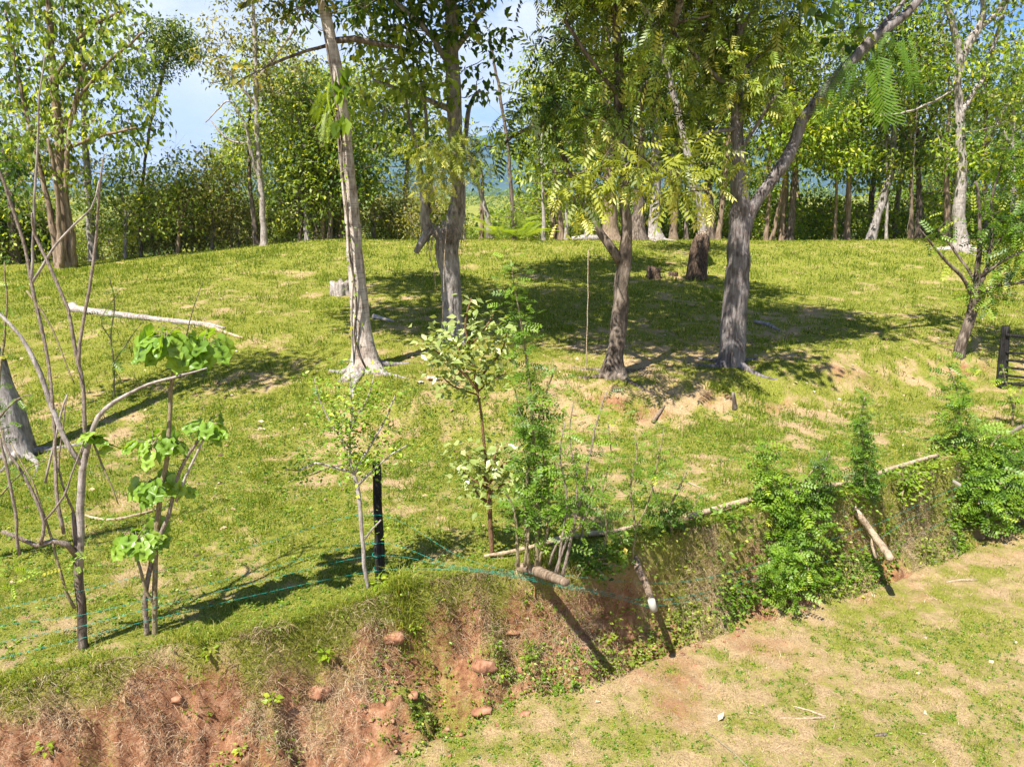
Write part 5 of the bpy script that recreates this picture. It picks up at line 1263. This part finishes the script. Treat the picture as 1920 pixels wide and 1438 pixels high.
for k, (px, py, sz, lb) in enumerate([(512, 1325, .07, 'lone bright leafy weed on the shaded left bank'), (615, 1235, .09, 'bright leafy weed high on the left bank'), (775, 1190, .06, 'small weed low on the slump under the tussock'), (942, 1268, .06, 'bright round weed beside the big red clod'), (1138, 1205, .07, 'glossy weed at the foot of the bank under the props'),
    (395, 1235, .06, 'bright weed cluster near the leafy sapling foot'), (710, 1100, .10, 'broad-leaved weed at the foot of the black post'), (85, 1415, .06, 'yellow weed low at the far left bank'), (452, 1415, .06, 'small yellow-green weed at the bottom of the bank'), (1640, 985, .09, 'broad-leaved weed above the paler prop'), (1560, 1000, .10, 'yellowish broad-leaved plant right of the hanging bush')]):
    b = G(px, py); r_ = thing('weed_plant', lb, 'plant', b); m_ = MB(); n = 16; a = fr.uniform(0, 6.28, n)
    P = b + np.stack([np.cos(a) * .03, np.sin(a) * .03, fr.uniform(.01, .12, n)], 1); add_leaves(m_, 'oval', P, np.stack([np.cos(a), np.sin(a), fr.uniform(-.2, .5, n)], 1), sz * fr.uniform(.7, 1.4, n), fr.uniform(.4, .95, n), r=fr); m_.build('foliage', LF['bright'], r_)
    m_ = MB(); tube(m_, [b - [0, 0, .02], b + [0, 0, .12]], [.004, .002], n=5, step=.05); m_.build('stem', BK['stem'], r_)
# long grass tussocks
for k, (px, py, n, h, lb) in enumerate([(755, 1120, 520, .42, 'big spiky tussock of long bright grass right of the black post'), (1010, 1050, 160, .3, 'grass tussock behind the jutting log'), (800, 1245, 90, .22, 'tussock growing low on the red slump'), (1185, 745, 60, .2, 'grass tuft below the dark mossy tree')]):
    b = G(px, py); m_ = MB(); q = fr.normal(0, .07, (n, 2)); P = np.stack([b[0] + q[:, 0], b[1] + q[:, 1], 0 * q[:, 0]], 1); P[:, 2] = ground(P[:, 0], P[:, 1])
    blades(m_, P, h * fr.uniform(.4, 1.1, n), fr.uniform(.005, .009, n), np.clip(fr.normal(.5, .17, n), 0, 1), .55, r=fr, seg=2, bias=np.array([0, -.15, 0]))
    o = m_.build('grass_tussock', GM, origin=b); tag(o, lb, 'tussock')

for k, (px, py, n, h, lb) in enumerate([(500, 1235, 420, .26, 'ragged dry tussock on the left bank below the big-leaved sapling'), (560, 1262, 300, .24, 'ragged dry tussock right of the lone leafy weed'), (120, 1350, 380, .24, 'shaggy dry tussock at the far left of the bank'),
    (300, 1370, 260, .2, 'low dry tussock halfway along the left bank'), (470, 1345, 240, .2, 'small dry tussock low on the left bank'), (840, 1130, 420, .24, 'overhanging mat of dry grass at the notch in the lip'), (905, 1110, 420, .24, 'overhanging dry grass just left of the jutting log'), (1330, 1090, 300, .26, 'dry grass tuft on the bank between prop and hanging bush'), (1290, 1050, 300, .26, 'dry tuft under the left end of the peeled pole'), (230, 1300, 300, .2, 'dry tuft under the lip at the bare shrub')]):
    b = G(px, py); m_ = MB(); q = fr.normal(0, .10, (n, 2)) * [1.3, .6]; P = np.stack([b[0] + q[:, 0], b[1] + q[:, 1], 0 * q[:, 0]], 1); P[:, 2] = ground(P[:, 0], P[:, 1])  # left-bank tussocks added for the dark shadow patches they cast there
    blades(m_, P, h * .8 * fr.uniform(.3, 1.1, n), fr.uniform(.003, .007, n), np.clip(fr.normal(.4, .25, n), 0, 1), .8, r=fr, seg=2, bias=np.array([0, -.9, -.1]))
    o = m_.build('dry_tussock', STRAW, origin=b); tag(o, lb, 'tussock')

# ------------------------------------------------------------------ post, wires, gate
b = G(713, 1082); post = thing('fence_post', 'blackened square wooden fence post beside the thin twiggy shrub', 'fence post', b)
P, Rr = pts_at([(713, 1088, 9.5), (712, 1045, 9), (711, 1030, 10.5), (711, 1010, 9), (708, 940, 8.3), (706, 880, 8), (705.5, 867, 7.6)], b[1])
m_ = MB(); tube(m_, P, Rr, n=8, step=.06, rough=.10, seed=3); m_.build('shaft', BK['black'], post)
m_ = MB()
for (px, py) in [(706, 963), (707, 1016), (709, 1040), (711, 1066)]:
    c = V(px, py, b[1]); a = np.linspace(0, 6.28 * 1.6, 16)
    tube(m_, np.stack([c[0] + np.cos(a) * .066, c[1] + np.sin(a) * .066, c[2] + a * .0015], 1), [.0032] * 16, n=4, step=.05)
WIRE, n_, l_ = newmat('green_wire')
_p = n_.new('ShaderNodeBsdfPrincipled'); _p.inputs['Base Color'].default_value = (.01, .26, .20, 1); _p.inputs['Roughness'].default_value = .4
_o = n_.new('ShaderNodeOutputMaterial'); l_(_p.outputs[0], _o.inputs['Surface'])
m_.build('wire_binding', WIRE, post)
Yp = b[1]; Y1 = c1[1]; Y2 = s2.location[1]
def edgeY(px, off=.22):
    p = on_plane(px, float(np.interp(px, [a for a, _ in _top], [c for _, c in _top])), 0); return p[1] - off
def wire(name, label, pts):
    P = []
    for q in pts:
        px, py = q[:2]; off = q[2] if len(q) > 2 else .22
        if px < 150: Yw = Y1 - .1 + (px - 150) * .0015
        elif px < 705: Yw = np.interp(px, [150, 285, 705], [Y1 - .05, Y2 - .05, Yp - .06])
        else: Yw = np.interp(px, [705, 900], [Yp - .08, edgeY(900, off)]) if px < 900 else edgeY(px, off)
        P.append(V(px, py, Yw))
    P, _ = resample(np.array(P), np.ones(len(P)), .06)
    P[:, 2] -= .012 * np.abs(np.sin(np.arange(len(P)) * .06))
    m_ = MB(); k = np.arange(len(P))
    tw = np.stack([np.cos(k * 1.9), 0 * k, np.sin(k * 1.9)], 1) * .0016
    tube(m_, P + tw, [.0013] * len(P), n=4, step=.06); tube(m_, P - tw, [.0013] * len(P), n=4, step=.06)
    w_ = m_.build(name, WIRE, origin=P[0]); tag(w_, label, 'wire', 'barbed wire strands')
    bm_ = MB()
    for i in range(2, len(P) - 1, 2):
        for j in range(2):
            d = rng.normal(0, 1, 3); d /= np.linalg.norm(d); tube(bm_, [P[i] - d * .014, P[i] + d * .014], [.0016, .0012], n=3, step=1)
    bm_.build('barbs', WIRE, w_)['kind'] = 'stuff'
wire('barbed_wire', 'uppermost turquoise barbed wire strand', [(-120, 1170), (0, 1140), (150, 1106), (290, 1070), (500, 1016), (705, 963), (860, 1040), (961, 1070), (1060, 1078), (1195, 1090), (1300, 1086), (1440, 1055), (1600, 995), (1660, 975), (1790, 915), (1960, 850)])
wire('barbed_wire', 'second turquoise barbed wire strand from the top', [(-120, 1205), (0, 1172), (150, 1151), (290, 1118), (500, 1066), (706, 1016), (840, 1056), (961, 1074), (1065, 1096), (1145, 1110), (1222, 1124), (1340, 1106), (1440, 1078), (1520, 1058), (1612, 1030), (1700, 976), (1790, 930), (1960, 870)])
wire('barbed_wire', 'third turquoise barbed wire strand from the top', [(-120, 1238), (0, 1203), (150, 1172), (290, 1136), (500, 1086), (708, 1040), (850, 1062), (961, 1077), (1065, 1100), (1145, 1114), (1226, 1133), (1340, 1116), (1500, 1085), (1640, 1048), (1720, 1005), (1800, 960)])
wire('barbed_wire', 'lowest turquoise barbed wire strand', [(-120, 1270), (0, 1233), (150, 1195), (290, 1158), (500, 1110), (710, 1068), (850, 1066), (961, 1080), (1065, 1103), (1145, 1117), (1226, 1140, .3)])

# gate at the right edge
b = G(1879, 726); gate = thing('farm_gate', 'black wooden gate post carrying horizontal black rails', 'gate', b)
P, Rr = pts_at([(1877, 728, 9), (1880, 690, 9), (1884, 640, 7.5), (1886, 611, 7)], b[1])
m_ = MB(); tube(m_, P, Rr, n=8, step=.1, rough=.06, seed=5); m_.build('post', BK['black'], gate)
P, Rr = pts_at([(2112, 760, 9), (2116, 690, 8), (2120, 640, 7)], b[1]); m_ = MB(); tube(m_, P, Rr, n=8, step=.1, rough=.06, seed=6); m_.build('post', BK['black'], gate)
def bar(mb, p, q, h, t):
    p = np.array(p); q = np.array(q); z = np.array([0, 0, h / 2]); y = np.array([0, t / 2, 0])
    v = [p - z - y, p - z + y, p + z + y, p + z - y, q - z - y, q - z + y, q + z + y, q + z - y]
    mb.add(v, [(3, 2, 1, 0), (4, 5, 6, 7), (1, 5, 4, 0), (2, 6, 5, 1), (3, 7, 6, 2), (0, 4, 7, 3)])
for k, (y0, dy) in enumerate([(628, .12), (660, .07), (675, .06), (689, .06), (704, .06), (718, .06)]):
    m_ = MB(); bar(m_, V(1886, y0, b[1] - .10), V(2116, y0 + 24, b[1] - .10), .050 if k else .065, .035); m_.build('rail', BK['black'], gate)

# ------------------------------------------------------------------ poles, props, logs, stumps
def lying(name, label, cat, pts, bark, z=0.05, rough=.08, n=9, wob=.02, split=False):
    """pts: (px, py, half width px) on the ground"""
    P = []; Rr = []
    for (px, py, hw) in pts:
        p = G(px, py); D = (p - CAM).dot(np.array([0, CP, -SP])); r_ = hw * D / FPX
        P.append(p + [0, 0, r_ * .6 + z * 0]); Rr.append(r_)
    m_ = MB(); tube(m_, P, Rr, n=n, step=.12, rough=rough, wob=wob, seed=int(pts[0][0]) % 23)
    o = m_.build(name, BK[bark], smooth=True, origin=P[0]); tag(o, label, cat)
    return o, P
def pole(name, label, cat, pts, bark, **k):
    P = []; Rr = []
    for (px, py, hw, Y) in pts:
        p = V(px, py, Y); D = (p - CAM).dot(np.array([0, CP, -SP])); P.append(p); Rr.append(hw * D / FPX)
    m_ = MB(); tube(m_, P, Rr, n=10, step=.07, rough=.14, wob=.015, seed=int(pts[0][0]) % 23)
    o = m_.build(name, BK[bark], smooth=True, origin=P[0]); tag(o, label, cat)
    return o
def py_at(px, py, z): return float(on_plane(px, py, z)[1])
pole('peeled_pole', 'long straight peeled tan pole lying along the lip of the bank', 'pole', [(px, py, hw, py_at(px, py, .10)) for px, py, hw in [(1292, 968, 5.5), (1400, 938, 5), (1500, 921, 4.8), (1600, 902, 4.5), (1680, 876, 4.5), (1758, 853, 3.5)]], 'pole')
pole('grey_pole', 'greyish crooked branch lying behind the jutting log', 'branch', [(px, py, hw, py_at(px, py, .07)) for px, py, hw in [(908, 1042, 3), (980, 1030, 4), (1035, 1014, 5), (1080, 1003, 5.5), (1140, 998, 5), (1200, 984, 4)]], 'pole')
eY = edgeY(1000, 0)
pole('jutting_log', 'short thick pale log jutting from the lip toward the viewer with shoots on it', 'log', [(968, 1062, 9, eY + .12), (1002, 1068, 10, eY - .15), (1030, 1080, 9, eY - .55), (1061, 1091, 8, 7.45)], 'brown')
p2 = pole('slanting_prop', 'crooked grey branch with white-painted tip slanting out of the bank', 'branch', [(1188, 1040, 7, edgeY(1188, -.1)), (1198, 1068, 7.5, edgeY(1195, .15)), (1212, 1100, 6.5, edgeY(1210, .42)), (1222, 1128, 6, 8.28)], 'brown')
m_ = MB(); P, Rr = pts_at([(1221, 1124, 7), (1226, 1144, 7.4)], 8.2); tube(m_, P, Rr, n=10, step=.05); PW, n_, l_ = newmat('white_paint')
_p = n_.new('ShaderNodeBsdfPrincipled'); _p.inputs['Base Color'].default_value = (.36, .33, .28, 1); _p.inputs['Roughness'].default_value = .7; _o = n_.new('ShaderNodeOutputMaterial'); l_(_p.outputs[0], _o.inputs['Surface'])
m_.build('painted_tip', PW, p2)
p3 = pole('pale_prop', 'straight pale branch with a side fork leaning out of the bank at the right', 'branch', [(1594, 942, 5, edgeY(1600, -.05)), (1610, 965, 6.5, edgeY(1610, .2)), (1640, 1005, 7, edgeY(1640, .45)), (1670, 1046, 7, 9.75)], 'pole')
m_ = MB(); P, Rr = pts_at([(1638, 1003, 4, .05), (1636, 1022, 3.6, 0), (1643, 1046, 3.6, -.05)], edgeY(1640, .45)); tube(m_, P, Rr, n=7, step=.05); m_.build('side_fork', BK['pole'], p3)
lying('leaning_stick', 'weathered grey stick end poking in at the right edge above the bush', 'branch', [(1884, 822, 3), (1905, 808, 4), (1960, 780, 5)], 'twig')
lying('fallen_log', 'long pale barkless log lying across the upper lawn', 'log', [(136, 582, 10), (150, 586, 7.5), (220, 594, 6.5), (300, 603, 5.5), (380, 611, 5), (422, 617, 2.5)], 'pale')
lying('log_splinter', 'shorter splintered piece beside the thin end of the pale log', 'branch', [(372, 608, 3), (400, 618, 4), (442, 632, 3), (456, 634, 1.5)], 'pole')
lying('crest_log', 'weathered log lying on the crest behind the field', 'log', [(1072, 441, 4), (1100, 438, 6), (1132, 438, 5), (1160, 440, 3)], 'pale')
lying('fallen_branch', 'long thin pale branch lying on the grass behind the bare shrub', 'branch', [(158, 966, 2), (180, 974, 3), (215, 976, 3), (262, 966, 2.6), (322, 947, 1.5)], 'pole')
lying('surface_root', 'thin reddish root running right from the white-barked tree', 'root', [(700, 598, 6), (715, 600, 4), (738, 604, 2)], 'white')
lying('surface_root', 'grey root on the ground right of the thickest tree', 'root', [(1415, 606, 4), (1440, 612, 4.5), (1462, 622, 2)], 'grey')
for k, (pts, bk, lb) in enumerate([([(1487, 1325, 1.6), (1520, 1335, 1.8), (1548, 1345, 3)], 'pole', 'upper arm of the forked twig on the dry strip'), ([(1462, 1347, 1.3), (1500, 1347, 1.5), (1548, 1346, 2)], 'pole', 'lower arm of the forked twig on the dry strip'),
    ([(1322, 1372, 2), (1350, 1392, 2.5), (1375, 1412, 2.4), (1402, 1440, 2)], 'stem', 'dark bent stick at the bottom of the dry strip'), ([(1774, 1092, 1.6), (1800, 1089, 2), (1832, 1088, 1.4)], 'pole', 'short pale stick at the foot of the right bank'),
    ([(1398, 1335, 1.2), (1425, 1342, 1.2)], 'pole', 'tiny white twig left of the forked twig'), ([(1718, 1374, 1.3), (1740, 1377, 1.3)], 'pole', 'short whitish twig low at the right'), ([(1640, 1380, 3), (1662, 1378, 3)], 'dark', 'short dark bark flake low on the strip'),
    ([(1224, 794, 3.5), (1236, 776, 4), (1246, 762, 2)], 'brown', 'short brown broken branch standing tilted on the terrace slope'), ([(745, 918, 1.2), (790, 914, 1.5)], 'pole', 'white twig on the grass right of the black post'),
    ([(540, 905, 1.2), (610, 880, 1.6), (650, 870, 1.0)], 'pole', 'pale twig on the lawn under the twiggy shrub'), ([(1290, 905, 1.6), (1330, 922, 1.4)], 'pole', 'pale twig behind the left end of the peeled pole'), ([(310, 735, 1.4), (360, 700, 1.2)], 'pole', 'thin pale stick left of the big-leaved crown')]):
    lying('twig', lb, 'twig', pts, bk, n=6)
def stump(label, px, py, hw, hpx, bark, seed, roots=5):
    b = G(px, py); D = (b - CAM).dot(np.array([0, CP, -SP])); r_ = hw * D / FPX; h = hpx * D / FPX
    q = np.random.RandomState(seed); n = 26; m = 7; v = []
    for i in range(m):
        f = i / (m - 1)
        for j in range(n):
            a = j * 6.283 / n; ro = r_ * (1 + .45 * (1 - f) ** 3 * max(0, math.cos(a * roots + seed)) + .16 * math.sin(a * 7 + seed) * math.cos(a * 3) + q.normal(0, .03))
            v.append((b[0] + math.cos(a) * ro, b[1] + math.sin(a) * ro, b[2] - .05 + f * h * (1 + .35 * q.rand() * (i == m - 1)) + (.05 * h * math.sin(a * 2 + seed) * f)))
    for rr_, dz in ((.72, -.10), (.3, -.22)):
        for j in range(n):
            a = j * 6.283 / n; v.append((b[0] + math.cos(a) * r_ * rr_, b[1] + math.sin(a) * r_ * rr_, b[2] + h * (.95 + dz) + q.normal(0, .01)))
    idx = np.arange(len(v)).reshape(m + 2, n)
    qd = np.stack([idx[:-1], np.roll(idx[:-1], -1, 1), np.roll(idx[1:], -1, 1), idx[1:]], -1).reshape(-1, 4)
    v.append((b[0], b[1], b[2] + h * .72)); e = len(v) - 1
    m_ = MB(); m_.add(v, qd, [(idx[-1][j], idx[-1][(j + 1) % n], e) for j in range(n)])
    o = m_.build('tree_stump', BK[bark], smooth=True, origin=b); tag(o, label, 'stump')
stump('wide pale weathered stump left of the white-barked tree', 640, 552, 18, 24, 'pale', 2)
stump('small jagged dark brown stump right of the dark mossy tree', 1225, 522, 13, 19, 'rot', 5)
stump('low dark rotten root stub between the stump and rotten trunk', 1262, 517, 8, 8, 'rot', 8)
b = G(1378, 768); m_ = MB(); P, Rr = pts_at([(1377, 770, 5), (1376, 750, 4), (1374, 735, 3)], b[1]); tube(m_, P, Rr, n=7, step=.06, rough=.3); tag(m_.build('stub', BK['dark'], smooth=True, origin=b), 'thin short dead stub standing on the slope below the thickest tree', 'stub')
# hanging vines
for k, (pts, Yv, lb) in enumerate([([(1103, 470, 1), (1102, 540, 1), (1100, 620, 1), (1097, 708, 1)], b3[1] - .3, 'thin straw-coloured vine hanging straight down left of the dark mossy tree'),
                                   ([(838, 425, 1), (832, 500, 1.2), (831, 560, 1.3), (827, 622, 1.2)], b2[1] - .5, 'thin pale vine hanging in front of the forked grey tree'), ([(812, 440, .8), (806, 480, .8), (812, 505, .8), (818, 545, .8)], b2[1] - .4, 'short curling vine left under the elbow limb'),
                                   ([(1722, 150, .8, 1), (1716, 260, .8, 1), (1708, 380, .8, 1), (1700, 440, .8, 1)], b7[1], 'long thin vine hanging left of the blotched tree')]):
    P, Rr = pts_at(pts, Yv); m_ = MB(); tube(m_, P, [.011] * len(P), n=5, step=.15, wob=.03)
    tag(m_.build('hanging_vine', BK['pole'] if k != 3 else BK['twig'], origin=P[0]), lb, 'vine')
# white litter
for k, (px, py, lb, s_) in enumerate([(812, 714, 'white crumpled scrap lying on bare ground under the oval-leaved sapling', .12), (1795, 906, 'small white rectangular scrap caught in the large bush', .07), (787, 720, 'smaller whitish scrap left of the crumpled one', .07)]):
    b = G(px, py) if k != 1 else V(px, py, edgeY(1795, .75)); m_ = MB(); n = 5
    g_ = np.stack(np.meshgrid(np.linspace(-1, 1, n), np.linspace(-.6, .6, n), indexing='ij'), -1).reshape(-1, 2)
    v = np.stack([g_[:, 0] * s_, g_[:, 1] * s_ * (1 if k != 1 else .6), .03 + .5 * s_ * fr.rand(n * n)], 1)
    if k == 1: v = v[:, [0, 2, 1]] * [1, .3, -1]; v[:, 2] -= v[:, 0] * .6
    v2 = v + [0, 0, -.002]; ix = np.arange(n * n).reshape(n, n)
    q_ = np.stack([ix[:-1, :-1], ix[1:, :-1], ix[1:, 1:], ix[:-1, 1:]], -1).reshape(-1, 4)
    m_.add(v + b, q_); tag(m_.build('litter_scrap', PW, origin=b), lb, 'litter')
#@@HAZE
HZ, n_, l_ = newmat('haze')
_v = n_.new('ShaderNodeVolumePrincipled'); _v.inputs['Density'].default_value = HAZE_D; _v.inputs['Color'].default_value = (.32, .58, 1, 1); _v.inputs['Anisotropy'].default_value = .1
_o = n_.new('ShaderNodeOutputMaterial'); l_(_v.outputs[0], _o.inputs['Volume'])
m_ = MB(); bar(m_, (-9200, 4200, 240), (9200, 4200, 240), 1060, 9700)
hz = m_.build('haze', HZ); tag(hz, 'thin blue air between the trees and the far mountains', kind='stuff')
